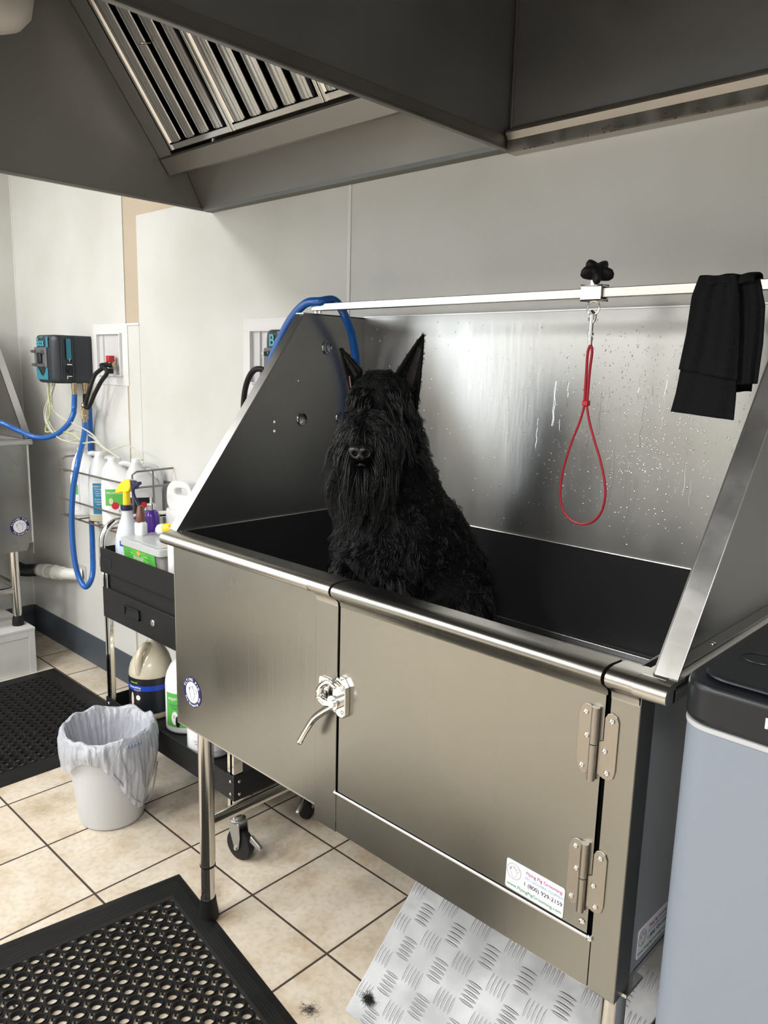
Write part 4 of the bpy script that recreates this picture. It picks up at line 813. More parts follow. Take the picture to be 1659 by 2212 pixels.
# ------------------------------------------------------------------ recessed valve boxes
def valve_box(x0, label, full=True):
    x1 = x0+.325; z0, z1 = 1.447, 1.722
    t = thing('recessed_valve_box', label, 'valve box', ((x0+x1)/2,YB,z0), group=None)
    a, b, c, d = x0+.055, x1-.055, z0+.045, z1-.045
    g = G(); y = YB-.003
    g.box(x0,x1,y,YB,d,z1); g.box(x0,x1,y,YB,z0,c); g.box(x0,a,y,YB,c,d); g.box(b,x1,y,YB,c,d)
    g.build('face_plate', PORC, t, bevel=.001)
    g = G(); g.box(a,b,YB-.0015,YB-.001,c,d); g.build('box_interior', mat('recess_back', (.60,.60,.62), .5), t)
    g = G(); e = .007
    g.box(a-.004,a+.002,YB-.016,YB-.001,c-.004,d+.004); g.box(b-.002,b+.004,YB-.016,YB-.001,c-.004,d+.004); g.box(a,b,YB-.016,YB-.001,d-.002,d+.004); g.box(a,b,YB-.016,YB-.001,c-.004,c+.002); g.build('inner_frame', PORC, t, bevel=.001)
    g = G(); g.box(a+.05,a+.053,YB-.010,YB-.001,c,d); g.build('partition', PORC, t)
    vx = b-.055
    v = G().cyl((vx,YB-.03,c+.025),(vx,YB-.03,c+.060),.010,n=16).cyl((vx-.045,YB-.032,c+.048),(vx+.035,YB-.032,c+.048),.010,n=16).cyl((vx-.028,YB-.032,c+.048),(vx-.022,YB-.032,c+.048),.014,n=6).build('valve', BRASS, t)
    G().box(vx-.014,vx+.014,YB-.046,YB-.016,c+.060,c+.088).build('valve_handle', RED, v, bevel=.003); G().cyl((vx+.004,YB-.034,c+.030),(vx+.004,YB-.034,c+.008),.013,n=14).build('drain_cap', BLKPL, v)
    return (vx, YB-.032, c+.048)
v1 = valve_box(-1.828, 'white recessed valve box with red valve right of the far soap dispenser')
v2 = valve_box(-.645, 'white recessed valve box with red valve half hidden behind the tub guard')

# ------------------------------------------------------------------ soap dispenser boxes
def dispenser(x0, label):
    x1, y0, z0, z1 = x0+.205, .515, 1.447, 1.668; t = thing('wall_dispenser', label, 'dispenser', (x0+.10,.61,z0)); yb_ = YB-.0005
    g = G(); n = 26; prof = []
    P = [(x0,yb_),(x1,yb_),(x1+.000,.625),(x1-.001,.612),(x1-.006,.600),(x1-.007,.575),(x1,.560),(x1-.002,.545),(x1-.012,.528),(x1-.030,.518),(x1-.06,y0),(x0+.03,y0+.001),(x0+.008,y0+.008),(x0,y0+.022)]
    rows = [(z0,.86),(z0+.004,.93),(z0+.012,.98),(z0+.03,1),(z1-.03,1),(z1-.012,.985),(z1-.004,.95),(z1,.90)]
    cx, cy = x0+.10, yb_; vs = []
    for (z, k) in rows: vs += [(cx+(x-cx)*(1-(1-k)*.6), cy+(y-cy)*(1-(1-k)*.6), z) for x, y in P]
    n = len(P); g.add(vs, [(i*n+j, i*n+(j+1)%n, (i+1)*n+(j+1)%n, (i+1)*n+j) for i in range(len(rows)-1) for j in range(n)]+[tuple(range(n-1,-1,-1)), tuple((len(rows)-1)*n+j for j in range(n))])
    g.build('shell', BLKSH, t, ang=45)
    M = fmat(x0+.085,y0-.0012,1.56); g = G(); text(g, 'Box', M @ Matrix.Translation((-.014,.056,.0006)), .052, sx=1.0, bold=.0022); text(g, 'Bathing', M @ Matrix.Translation((.004,.095,.0006)), .011, bold=.0004); g.build('lettering', mat('aqua_print', (.06,.36,.46), .5), t)
    g = G(); g.ext(rrect(.024,.048,.003), 2, 0, .0008, M @ Matrix.Translation((.062,.075,0))); g.ext([(-.062,-.10),(.060,-.10),(.060,-.048),(.044,-.042),(.028,-.068),(.008,-.084),(-.015,-.078),(-.035,-.055),(-.055,-.040),(-.068,-.05)], 2, 0, .0008, M @ Matrix.Translation((.0,.002,0))); g.build('wave_print', TEAL, t)
    g = G(); g.ext(rrect(.135,.092,.006), 2, 0, .0020, M @ Matrix.Translation((-.010,.005,0))); p_ = g.build('control_panel', mat('panel_grey', (.12,.125,.135), .5), t)
    for (a, b) in ((-.045,.032),(.020,.030),(-.040,-.030),(.022,-.032)):
        q = M @ Vector((a,b,.002)); G().cyl(q, q+Vector((0,-.030,0)), .010, .006, n=14).cyl(q+Vector((-.012,-.014,0)), q+Vector((.012,-.014,0)), .005, n=8).build('valve_knob', CAST, p_)
    q = M @ Vector((-.010,.0,.002)); G().box(q.x-.020,q.x+.020,q.y-.012,q.y,q.z-.024,q.z+.024).build('dial', BLKPL, p_, bevel=.006)
    SMx = frame((x1+.0006,.59,1.56), (0,1,0), (1,0,0)); g = G(); g.ext(rrect(.022,.095,.003), 2, -.004, .0006, SMx @ Matrix.Translation((-.000,.045,0))); g.build('side_label', TEAL, t)
    g = G(); text(g, '?', SMx @ Matrix.Translation((0,-.012,.001)), .018, bold=.0008); g.box(x1-.004,x1+.0008,.580,.602,1.532,1.537); g.box(x1-.004,x1+.0008,.577,.600,1.478,1.482); g.box(x1-.004,x1+.0008,.577,.580,1.468,1.480); g.build('side_marks', LBL_W, t); g = G(); g.ell((x1-.002,.590,1.512), (.003,.014,.020)); g.build('side_badge', BLKPL, t)
    for (y) in (.607,.553): G().tube([(x1+.0,y,z0+.02),(x1+.002,y,z1-.02)], .002, 6).build('shell_ridge', BLKSH, t)
    for (x, y) in ((x1-.010,.612),(x1-.010,.664)):
        G().cyl((x,y,z0+.004),(x,y,z0-.030),.0125,n=12).cyl((x,y,z0-.028),(x,y,z0-.052),.010,n=16).build('hose_fitting', BRASS, t, bevel=.001)
    return x0
dispenser(-2.055, 'black wall-mounted soap dispenser box with aqua lettering above the jug rack'); dispenser(-.285, 'black wall-mounted soap dispenser box partly hidden behind the tub guard')

# ------------------------------------------------------------------ hoses
def hose(name, label, cat, pts, r, m, k=10, n=14, group=None):
    g = G(); g.tube(pts, r, n, k); o = g.build(name, m); tag(o, label, cat, group); return o
A_ = lambda u, v, y: at(u, v, 1, y)
hose('water_hose', 'blue water hose sagging from the far dispenser to the left tub', 'hose', [(-1.860,.612,1.396), (-1.862,.608,1.33), A_(158,895,.59), A_(146,918,.57), A_(118,940,.55), A_(80,945,.52), A_(40,930,.46), A_(0,912,.40), A_(-60,895,.34)], .0125, BLUE)
hose('water_hose', 'blue water hose hanging in a long loop in front of the wire rack', 'hose', [A_(184,915,.61), A_(180,950,.57), A_(168,1000,.49), A_(158,1060,.475), A_(155,1130,.475), A_(160,1200,.48), A_(170,1245,.49), A_(186,1268,.50), A_(200,1240,.52), A_(200,1180,.60), A_(197,1100,.680), A_(196,1000,.683), A_(195,930,.683), A_(193,880,.66)], .0125, BLUE)
g = G(); p = A_(183,905,.61); g.cyl(p+Vector((0,0,-.03)), p+Vector((0,0,.0)), .013, n=16).cyl(p, p+Vector((0,0,.014)), .018, n=8).cyl(p+Vector((0,0,.018)), p+Vector((0,0,.042)), .019, n=8).cyl(p+Vector((0,0,.042)), p+Vector((.002,0,.075)), .011, n=14).ell(p+Vector((.004,-.004,.062)), (.012,.012,.012))
tag(g.build('hose_coupling', BRASS), 'brass hose coupling joining the black hoses to the looped blue hose', 'coupling')
pe = A_(186,880,.61)
hose('supply_hose', 'thin black supply hose arching from the far valve, upper of the pair', 'hose', [(v1[0]-.045,v1[1]-.002,v1[2]), A_(222,795,.655), A_(205,810,.64), A_(194,840,.62), A_(186,870,.612), pe+Vector((-.006,0,0))], .0095, RUBBER)
hose('supply_hose', 'thin black supply hose arching from the far valve, lower of the pair', 'hose', [(v1[0]+.03,v1[1]-.008,v1[2]-.004), (v1[0]+.005,v1[1]-.045,v1[2]-.004), A_(232,803,.63), A_(218,825,.62), A_(205,850,.61), A_(193,878,.605), pe+Vector((.006,-.004,0))], .0095, RUBBER)
hose('supply_hose', 'short black supply hose under the far dispenser', 'hose', [(-1.860,.664,1.396), A_(183,858,.655), A_(184,872,.635), pe+Vector((-.004,.012,.005))], .009, RUBBER)
hose('supply_hose', 'black supply hose from the near valve, outer of the two behind the guard', 'hose', [(v2[0]-.045,v2[1]-.004,v2[2]), A_(552,798,.655), A_(538,815,.65), A_(529,845,.65), A_(526,885,.65), A_(530,930,.65), A_(540,980,.66)], .0105, RUBBER)
hose('supply_hose', 'black supply hose from the near valve, inner of the two behind the guard', 'hose', [(v2[0]+.02,v2[1]-.008,v2[2]), A_(575,808,.645), A_(562,830,.64), A_(554,860,.64), A_(552,900,.645), A_(555,950,.655)], .0105, RUBBER)
hose('shower_hose', 'blue shower hose looping over the left guard down into the tub', 'hose', [(-.090,.612,1.396), (-.100,.58,1.36), (-.19,.50,1.42), A_(583,800,.48), A_(600,745,.48), A_(628,690,.475), A_(660,656,.472), A_(692,651,.478), Vector((.045,.520,1.745)), at(745,682,0,.065), at(762,730,0,.055), at(770,790,0,.040), at(772,860,0,.030), at(768,960,0,.026), at(758,1080,0,.024), at(748,1180,0,.022), at(742,1235,0,.024), Vector((.045,.56,.89))], .0125, BLUE, 10, 16)
# thin tubes to the jugs
bx_ = -2.03
tb = [('thin clear dosing tube curving to the leftmost rack jug', CREAMT, [(bx_+.02,.56,1.45), A_(105,860,.56), A_(96,885,.56), A_(100,915,.57), A_(118,940,.58), A_(150,952,.585), A_(172,950,.59), (-1.735,.605,RZ+.31)]),
      ('thin clear dosing tube curving to the blue-labelled jug', CREAMT, [(bx_+.03,.57,1.45), A_(112,850,.57), A_(114,880,.57), A_(130,900,.575), A_(165,918,.58), A_(195,935,.585), A_(214,955,.59), (-1.575,.610,RZ+.305)]),
      ('thin clear dosing tube curving to the berry-labelled jug', CREAMT, [(bx_+.04,.58,1.45), A_(110,850,.56), A_(99,895,.55), A_(108,925,.55), A_(130,948,.55), A_(170,958,.55), A_(205,955,.56), A_(226,968,.58), (-1.418,.600,RZ+.295)]),
      ('thin clear dosing tube arching to the black-labelled jug', CREAMT, [(bx_+.05,.575,1.45), A_(108,870,.59), A_(104,905,.60), A_(125,935,.60), A_(165,930,.60), A_(200,945,.60), A_(228,973,.60), A_(250,968,.605), A_(275,962,.61), A_(295,975,.61), (-1.245,.610,RZ+.305)]),
      ('thin yellow dosing tube hanging below the far dispenser', YELT, [(bx_+.025,.55,1.45), A_(104,850,.55), A_(108,890,.55), A_(98,930,.56), A_(115,932,.56), A_(150,935,.565), A_(172,948,.57), A_(184,960,.60)])]
for i, (lb_, m_, pts) in enumerate(tb): hose('dosing_tube', lb_, 'tube', pts, .0037, m_, 8, 8)
# drain pipe at lower left
g = G(); P = cat_rom([(-2.66,.60,.395),(-2.55,.60,.40),(-2.40,.625,.430)], 40); rr_ = [.032+(.0025 if i % 2 else -.0015) for i in range(len(P))]; g.tube(P, rr_, 18); tag(g.build('drain_hose', BLKPL), 'black corrugated drain hose under the left tub', 'hose')
t = thing('drain_pipe', 'white plastic drain pipe fitting entering the back wall below the blue loop', 'pipe', (-2.25,.64,.40))
a = Vector((-2.405,.625,.428)); b = Vector((-2.12,.640,.462)); d = (b-a).normalized()
G().cyl(a-d*.02, a+d*.02, .0345, n=24).build('clamp', CHROME, t); G().cyl(a+d*.015, a+d*.07, .031, n=28).cyl(a+d*.055, a+d*.10, .037, n=28).build('pipe_sleeve', PVC, t)
G().cyl(a+d*.10, a+d*.15, .031, n=28).cyl(a+d*.15, a+d*.19, .039, n=8).cyl(a+d*.19, a+d*.26, .034, n=28).tube([a+d*.25, b+Vector((.0,.0,0)), b+Vector((.045,.03,0)), Vector((-2.055,.70,.462))], .030, 24, 5).build('union_nut', PVC, t)
G().box(-2.125,-2.015,.6985,.7022,.415,.51).build('wall_plate', mat('wall_plate', (.5,.5,.48), .4), t)

# ------------------------------------------------------------------ left tub
lt_ = thing('grooming_tub', 'steel grooming tub against the left wall, cut off by the left edge', 'tub', (-2.4,-.6,0))
X1, Y1 = -2.10, .478; XW = -2.69; Y0 = -1.75
G().box(X1-.003,X1,Y0,Y1-.004,.665,1.145).build('front_panel', STEEL, lt_, bevel=.001); G().box(XW,X1,Y1-.003,Y1,.60,1.15).build('end_panel', noise_rough(mat('end_steel', (.45,.45,.44), .4, 1), (3,3,3), .3, .4), lt_)
g = G(); g.tube([(X1+.002,Y1-.004,.66),(X1+.002,Y1-.004,1.145)], .005, 8); g.build('corner_seam', FLANGE, lt_)
G().box(X1-.03,X1+.022,Y0,Y1+.016,1.145,1.172).box(XW,X1,Y1-.02,Y1+.016,1.150,1.172).build('rim', STEELH, lt_, bevel=.006, seg=3)
G().box(XW,X1-.004,Y0,Y1-.004,.655,.665).build('bottom_panel', STEEL, lt_); G().ext([(Y1-.10,.665),(Y1-.02,.665),(Y1-.02,.640),(Y1-.03,.618),(Y1-.24,.618),(Y1-.24,.665)], 0, X1-.06, X1-.01).build('corner_bracket', STEEL, lt_)
g = G(); g.add([(X1-.02,Y1-.006,1.172),(X1-.45,Y1-.006,1.74),(XW+.0,Y1-.006,1.74),(XW,Y1-.006,1.172),(X1-.02,Y1-.009,1.172),(X1-.45,Y1-.009,1.74),(XW,Y1-.009,1.74),(XW,Y1-.009,1.172)], [(3,2,1,0),(4,5,6,7),(0,1,5,4),(1,2,6,5),(2,3,7,6),(3,0,4,7)]); g.build('side_guard', noise_rough(mat('wine_steel', (.36,.33,.32), .35, 1), (3,3,3), .3, .4), lt_)
g = G(); g.add([(X1-.02,Y1-.009,1.172),(X1-.02,Y1+.028,1.172),(X1-.45,Y1+.028,1.74),(X1-.45,Y1-.009,1.74),(X1-.023,Y1-.009,1.171),(X1-.023,Y1+.028,1.171),(X1-.453,Y1+.028,1.738),(X1-.453,Y1-.009,1.738)], [(3,2,1,0),(4,5,6,7),(0,1,5,4),(1,2,6,5),(2,3,7,6),(3,0,4,7)]); g.build('guard_flange', FLANGE, lt_)
G().box(XW,XW+.003,Y0,Y1,1.172,1.74).build('backsplash', STEEL, lt_); G().box(X1-.03,X1-.02,Y0,Y1-.01,.68,1.15).box(XW,X1-.03,Y0,Y1-.01,.70,.71).build('basin', BASIN, lt_)
for (x, y) in ((-2.135,.392),(-2.62,.392),(-2.135,-1.62),(-2.62,-1.62)):
    l_ = G().cyl((x,y,.30),(x,y,.66),.0215,n=24).build('leg', TUBE, lt_); 
    zf = .2365 if y > 0 else 0
    G().lathe((x,y,zf), [(.026,0),(.028,.005),(.026,.03),(.021,.05)], 24).build('rubber_foot', RUBBER, l_); G().cyl((x,y,zf+.044),(x,y,.31),.0192,n=24).build('leg_sleeve', TUBE, l_)
G().cyl((-2.135,.392,.44),(-2.60,.392,.44),.016).cyl((-2.135,.392,.42),(-2.135,-1.62,.42),.016).build('cross_tube', TUBE, lt_)
LM_ = frame((X1+.0006,.416,.745), (0,1,0), (1,0,0)); round_logo(LM_, lt_, .0455)
st_ = thing('step_platform', 'scuffed white painted platform under the left tub leg', 'platform', (-2.36,-.1,0))
YP = -.62
G().box(-2.685,-2.05,YP,.436,0,.222).build('platform_body', STEP, st_, bevel=.002); G().box(-2.687,-2.046,YP,.440,.222,.2362).build('top_board', STEP, st_, bevel=.002)
g = G(); g.box(-2.0505,-2.047,.405,.437,.0,.222); g.box(-2.0505,-2.047,YP,.405,.190,.222); g.build('trim_board', STEP, st_, bevel=.001)

# ------------------------------------------------------------------ appliance on the right
ap = thing('tall_appliance', 'tall grey appliance with a rounded black top at the right edge', 'appliance', (1.62,.15,0))
M = Matrix.Translation((1.62,.165,0)); xw, yw = .50, .43
G().ext(rrect(xw,yw,.045,8), 2, .01, 1.095, M).build('body', GREYP, ap, ang=50)
g = G(); g.ext(rrect(xw+.006,yw+.006,.048,8), 2, 1.095, 1.155, M); g.build('black_top', BLKPL, ap, bevel=.010, seg=4); G().ext(rrect(xw-.03,yw-.03,.040,8), 2, 1.155, 1.163, M).build('top_inset', BLKPL, ap, bevel=.004)
G().ext(rrect(xw+.003,yw+.003,.046,8), 2, 1.089, 1.0955, M).build('trim_band', mat('trim_light', (.45,.46,.48), .4), ap)
g = G(); g.tube([(1.43+.026*math.cos(a*PI/12), .08+.022*math.sin(a*PI/12), 1.1632) for a in range(24)], .0012, 6, closed=True); g.build('round_button', BLKPL, ap)
g = G(); text(g, 'HI', fmat(1.481,-.0535,1.121), .019, .01, 'LEFT', sx=1.15, bold=.0014); g.build('lettering', LBL_W, ap)
t = thing('cup_lid', 'dark green round lid on top of the grey appliance', 'lid', (1.452,.235,1.163)); G().lathe((1.452,.235,1.163), [(.045,0),(.048,.006),(.046,.03),(.03,.05),(.0,.052)], 28).build('lid_shell', mat('olive_dark', (.05,.055,.04), .35), t)

# ------------------------------------------------------------------ rail clamps, cord, towel
CK = mat('clamp_steel', (.74,.73,.72), .25, 1)
def clamp(x, label, k):
    t = thing('rail_clamp', label, 'clamp', (x,.49,1.70))
    G().box(x-.024,x+.024,.474,.506,1.7095,1.7135).box(x-.024,x+.024,.474,.4785,1.7095,1.742).box(x-.024,x+.024,.5015,.506,1.7095,1.742).box(x-.024,x+.024,.474,.506,1.7375,1.742).build('slider', CK, t, bevel=.0012)
    G().cyl((x,.49,1.742),(x,.49,1.752),.010,n=6).cyl((x,.49,1.75),(x,.49,1.762),.006,n=12).build('bolt', CHROME, t)
    g = G(); n = 60; M = Matrix.Translation((x,.49,1.757)) @ Matrix.Rotation(math.radians(40),4,Vector((.75,.66,0))) @ Matrix.Rotation(k,4,'Z'); vs = []
    prof = [(0,.55),(.004,.85),(.010,1),(.020,1),(.027,.88),(.030,.55)]
    for (z, s) in prof:
        for j in range(n): a = 2*PI*j/n; R = (.0265+.0095*math.cos(5*a))*s; vs.append((R*math.cos(a), R*math.sin(a), z))
    g.add(vs, [(i*n+j, i*n+(j+1)%n, (i+1)*n+(j+1)%n, (i+1)*n+j) for i in range(len(prof)-1) for j in range(n)]+[tuple(range(n-1,-1,-1)), tuple((len(prof)-1)*n+j for j in range(n))], M); g.build('star_knob', mat('knob_black', (.008,.008,.009), .55, 0, .3), t, ang=50)
    rg_ = G(); rg_.tube([(x+.0145*math.cos(a*PI/16), .49, 1.6955+.0145*math.sin(a*PI/16)) for a in range(32)], .0019, 8, closed=True); rg_.build('ring', CHROME, t)
clamp(.896, 'steel rail clamp with black star knob holding the red cord', .3); clamp(1.290, 'steel rail clamp with black star knob at the right edge beside the black cloth', .9)
lp = thing('grooming_noose', 'red grooming noose cord hanging from the rail on a snap hook', 'leash', (.896,.49,1.22))
c = Vector((.896,.49,0))
g = G(); g.tube([(c.x-.004,.49,1.690),(c.x+.006,.49,1.680),(c.x+.004,.49,1.668),(c.x-.003,.49,1.664)], .0028, 8, 5); g.cyl((c.x-.002,.49,1.682),(c.x-.002,.49,1.645),.0045,n=12); g.cyl((c.x-.002,.49,1.644),(c.x-.002,.49,1.638),.0065,n=12); g.cyl((c.x-.002,.49,1.636),(c.x-.002,.49,1.618),.0048,n=12); g.ell((c.x-.008,.488,1.672),(.003,.003,.003)); g.build('snap_hook', CHROME, lp)
g = G(); g.tube([A_(1276,745,.49), A_(1270,760,.49), A_(1267,800,.49), A_(1263,868,.49)], .0032, 8, 6); g.tube([A_(1276,745,.49), A_(1279,760,.488), A_(1274,800,.488), A_(1268,868,.488)], .0032, 8, 6)
pts = [A_(u, v, .49) for u, v in ((1264,872),(1252,912),(1235,955),(1219,1005),(1212,1040),(1210,1072),(1216,1100),(1232,1122),(1256,1132),(1280,1127),(1298,1108),(1307,1075),(1306,1040),(1297,995),(1285,955),(1273,910),(1267,872))]
g.tube(pts, .0027, 8, 6); g.build('cord', REDC, lp)
p = A_(1266,871,.49); G().box(p.x-.007,p.x+.007,.483,.497,p.z-.006,p.z+.006).build('cord_lock', RED, lp, bevel=.002)
# towel
def cloth():
    t = thing('black_cloth', 'folded black cloth draped over the rail at the right', 'cloth', (1.16,.49,1.48))
    def layer(rows, y, name, amp=.004, seed=0, back=None):
        g = G(); nu, nv = 40, 44; L = [(A_(l[0],l[1],y), A_(r_[0],r_[1],y)) for l, r_ in rows]
        vs = []
        for i in range(nv+1):
            t_ = i/nv*(len(L)-1); k = min(len(L)-2, int(t_)); f = t_-k; a = L[k][0].lerp(L[k+1][0], f); b = L[k][1].lerp(L[k+1][1], f)
            for j in range(nu+1):
                s = j/nu; p = a.lerp(b, s); w_ = i/nv
                p = p+Vector((0, -amp*(.3+w_)*math.sin(s*9+seed+w_*1.5)-amp*.6*math.sin(s*21+seed*2+w_*3), 0)); vs.append(p)
        n = len(vs); fs = [(i*(nu+1)+j, i*(nu+1)+j+1, (i+1)*(nu+1)+j+1, (i+1)*(nu+1)+j) for i in range(nv) for j in range(nu)]
        g.add(vs, fs); o = g.build(name, TOWEL, t, fixn=False, ang=80); md = o.modifiers.new('s','SOLIDIFY'); md.thickness = .003; md.offset = 0; return o
    m = TOWEL; n_, l_, b_ = nodes(m); tc = n_.new('ShaderNodeTexCoord'); vo = n_.new('ShaderNodeTexVoronoi'); vo.inputs['Scale'].default_value = 170; bp = n_.new('ShaderNodeBump'); bp.inputs['Distance'].default_value = .0012; bp.inputs['Strength'].default_value = .8
    l_.new(tc.outputs['Object'], vo.inputs[0]); l_.new(vo.outputs['Distance'], bp.inputs['Height']); l_.new(bp.outputs[0], b_.inputs['Normal'])
    layer([((1512,597),(1592,592)),((1496,640),(1597,640)),((1484,720),(1597,720)),((1467,798),(1592,822))], .466, 'front_fold', .0028, .3)
    layer([((1514,600),(1590,596)),((1490,680),(1596,680)),((1470,800),(1591,820)),((1460,850),(1588,865)),((1449,889),(1584,908))], .4725, 'lower_fold', .0015, 1.1)
    layer([((1575,594),(1640,602)),((1585,660),(1652,660)),((1590,740),(1648,740)),((1592,831),(1636,829))], .4765, 'right_fold', .0022, 2.0)
    # over the rail and down behind it
    g = G(); a, b = A_(1511,596,.47), A_(1632,596,.47); prof = [(.4645,1.728),(.466,1.738),(.472,1.7445),(.49,1.7465),(.505,1.7445),(.511,1.737),(.512,1.72),(.513,1.60),(.515,1.53)]
    nu = 30; vs = []
    for (y, z) in prof:
        for j in range(nu+1): s = j/nu; vs.append((a.x+(b.x-a.x)*s, y+.002*math.sin(s*20), z+.0015*math.sin(s*14+1)))
    g.add(vs, [(i*(nu+1)+j, i*(nu+1)+j+1, (i+1)*(nu+1)+j+1, (i+1)*(nu+1)+j) for i in range(len(prof)-1) for j in range(nu)]); o = g.build('top_fold', TOWEL, t, fixn=False, ang=80); md = o.modifiers.new('s','SOLIDIFY'); md.thickness = .003; md.offset = 0
cloth()

# ------------------------------------------------------------------ dog
FURB = mat('dog_skin_black', (.002,.0022,.0024), .7, 0, .15)
FURH = mat('dog_hair_black', (.0030,.0036,.0041), .32, 0, .45)
NOSE = mat('dog_nose', (.004,.004,.0045), .34, 0, .5); EYE = mat('dog_eye', (.012,.006,.004), .08, 0, .6); EARP = mat('ear_skin', (.19,.10,.095), .6)
DB = Vector((.42,.34,0)); Dd = Vector((-.692,.722,0)); Dr = Vector((.722,.692,0))
KS = .955; DB = Vector((.4802,.2772,0))
def dp(lat, dep, z): return DB+Dr*(lat*KS)-Dd*(dep*KS)+Vector((0,0,z*KS+.0701-max(0,1-z)*.22))
FZ = .857
def build_dog():
    t = thing('dog', 'black wire-haired schnauzer with cropped ears sitting upright in the tub facing the camera', 'dog', (.47,.38,FZ))
    g = G()
    def E_(lat, dep, z, rl, rd, rz_):
        k = len(g.v); n, m = 20, 12
        for i in range(m+1):
            for j in range(n):
                ph = PI*i/m; th = 2*PI*j/n; g.v.append(dp(lat+rl*math.sin(ph)*math.cos(th), dep+rd*math.sin(ph)*math.sin(th), z-rz_*math.cos(ph)))
        for i in range(m):
            for j in range(n): g.f.append([k+i*n+j, k+i*n+(j+1)%n, k+(i+1)*n+(j+1)%n, k+(i+1)*n+j]); g.mi.append(0)
    def C_(a, b, ra, rb, n=7):
        for i in range(n):
            s = i/(n-1); q = [a[k]+(b[k]-a[k])*s for k in range(3)]; r = ra+(rb-ra)*s; E_(q[0], q[1], q[2], r, r, r)
    # head
    E_(-.004,-.010,1.482,.074,.095,.072); E_(-.002,-.05,1.47,.070,.07,.075); E_(-.040,.045,1.482,.030,.035,.028); E_(.026,.045,1.482,.030,.035,.028)
    C_((-.012,.02,1.445), (-.042,.128,1.385), .064, .047); C_((-.015,.02,1.42), (-.042,.110,1.345), .060, .042)
    E_(.045,-.01,1.43,.035,.06,.05); E_(-.050,-.01,1.43,.032,.06,.05)
    # neck, shoulders, chest
    C_((.012,-.06,1.44), (.040,-.075,1.30), .078, .092); C_((.040,-.075,1.30), (.062,-.05,1.17), .092, .125); C_((.062,-.06,1.20), (.105,-.09,1.13), .105, .125)
    C_((.005,-.01,1.22), (.0,.03,1.06), .095, .112); C_((.06,-.02,1.12), (.05,.0,1.0), .125, .125); C_((.0,.04,1.08), (-.01,.05,.96), .10, .085)
    # back to rump
    C_((.105,-.09,1.13), (.155,-.10,1.02), .122, .135); C_((.155,-.10,1.02), (.190,-.10,.975), .135, .118)
    # haunches
    E_(.165,.01,.955,.110,.105,.095); E_(.10,-.20,.955,.09,.08,.095); C_((.12,.07,.90), (.05,.14,.885), .045, .030, 5)
    # front legs
    C_((-.055,.06,1.02), (-.070,.10,.90), .055, .036, 8); C_((-.070,.10,.90), (-.072,.125,.884), .036, .030, 4); C_((.035,.085,1.02), (.030,.12,.90), .052, .036, 8); C_((.030,.12,.90), (.028,.145,.884), .036, .030, 4)
    C_((.24,-.13,.93), (.30,-.14,.915), .045, .022, 6)
    me = g.mesh('body', fixn=False); tmp = bpy.data.objects.new('tmp', me); COL.objects.link(tmp)
    rm = tmp.modifiers.new('r','REMESH'); rm.mode = 'VOXEL'; rm.voxel_size = .0085; sm = tmp.modifiers.new('s','SMOOTH'); sm.iterations = 7; sm.factor = .6
    bpy.context.view_layer.update()
    bm_ = bpy.data.meshes.new_from_object(tmp.evaluated_get(bpy.context.evaluated_depsgraph_get())); bpy.data.objects.remove(tmp)
    for v in bm_.vertices:
        p = v.co; amp = .004 if p.z > 1.25 else .007
        v.co = p+v.normal*(noise.noise(p*22)*amp+noise.noise(p*60)*.0016)
    bm_.materials.clear(); body = link_mesh('body', bm_, FURB, t); 
    for p in bm_.polygons: p.use_smooth = True
    # collect surface samples (world space)
    nv = len(bm_.vertices); co = np.empty(nv*3); bm_.vertices.foreach_get('co', co); co = co.reshape(-1,3)+np.array(off(t)); no = np.empty(nv*3); bm_.vertices.foreach_get('normal', no); no = no.reshape(-1,3)
    bm_.calc_loop_triangles(); tri = np.array([lt.vertices for lt in bm_.loop_triangles])
    # ears
    def ear(base_in, base_out, tip, fwd, name):
        a, b, c = [dp(*q) for q in (base_in, base_out, tip)]; g = G(); m, n = 14, 10; vs = []; fw = -Dd*fwd[0]+Dr*fwd[1]
        for i in range(m+1):
            s = i/m; w_ = (1-s)**.85
            mid = (a+b)/2; mid = mid.lerp(c, s); half = (b-a)/2*w_
            for j in range(n+1):
                q = -1+2*j/n; cup = (1-q*q)*.026*w_*(1 if s > .0 else 1)
                vs.append(mid+half*q-fw*cup+fw*.006)
        g.add(vs, [(i*(n+1)+j, i*(n+1)+j+1, (i+1)*(n+1)+j+1, (i+1)*(n+1)+j) for i in range(m) for j in range(n)])
        o = g.build(name, FURB, t, fixn=False, ang=80); md = o.modifiers.new('s','SOLIDIFY'); md.thickness = .006; md.offset = 0
        g2 = G(); vs2 = []
        for i in range(2, m-2):
            s = i/m; w_ = (1-s)**.85; mid = ((a+b)/2).lerp(c, s); half = (b-a)/2*w_*.55
            for j in range(n+1): q = -1+2*j/n; vs2.append(mid+half*(q+.35)-fw*((1-(q*.55)**2)*.026*w_)+fw*.0115)
        R_ = m-4; g2.add(vs2, [(i*(n+1)+j, i*(n+1)+j+1, (i+1)*(n+1)+j+1, (i+1)*(n+1)+j) for i in range(R_-1) for j in range(n)]); g2.build('inner_ear', mat('inner_ear_skin', (.009,.0055,.0055), .7), o, fixn=False, ang=80)
        return o, a, b, c
    e1 = ear((.030,-.035,1.540), (.088,-.030,1.455), (.098,-.035,1.641), (.8,-.2), 'ear'); e2 = ear((-.052,-.03,1.548), (-.080,-.045,1.500), (-.1065,-.045,1.602), (.75,-.35), 'ear')
    g = G(); g.tube([dp(-.083,-.022,1.535), dp(-.081,-.018,1.520), dp(-.079,-.016,1.507)], .0016, 6, 4); g.build('ear_edge', EARP, e2[0])
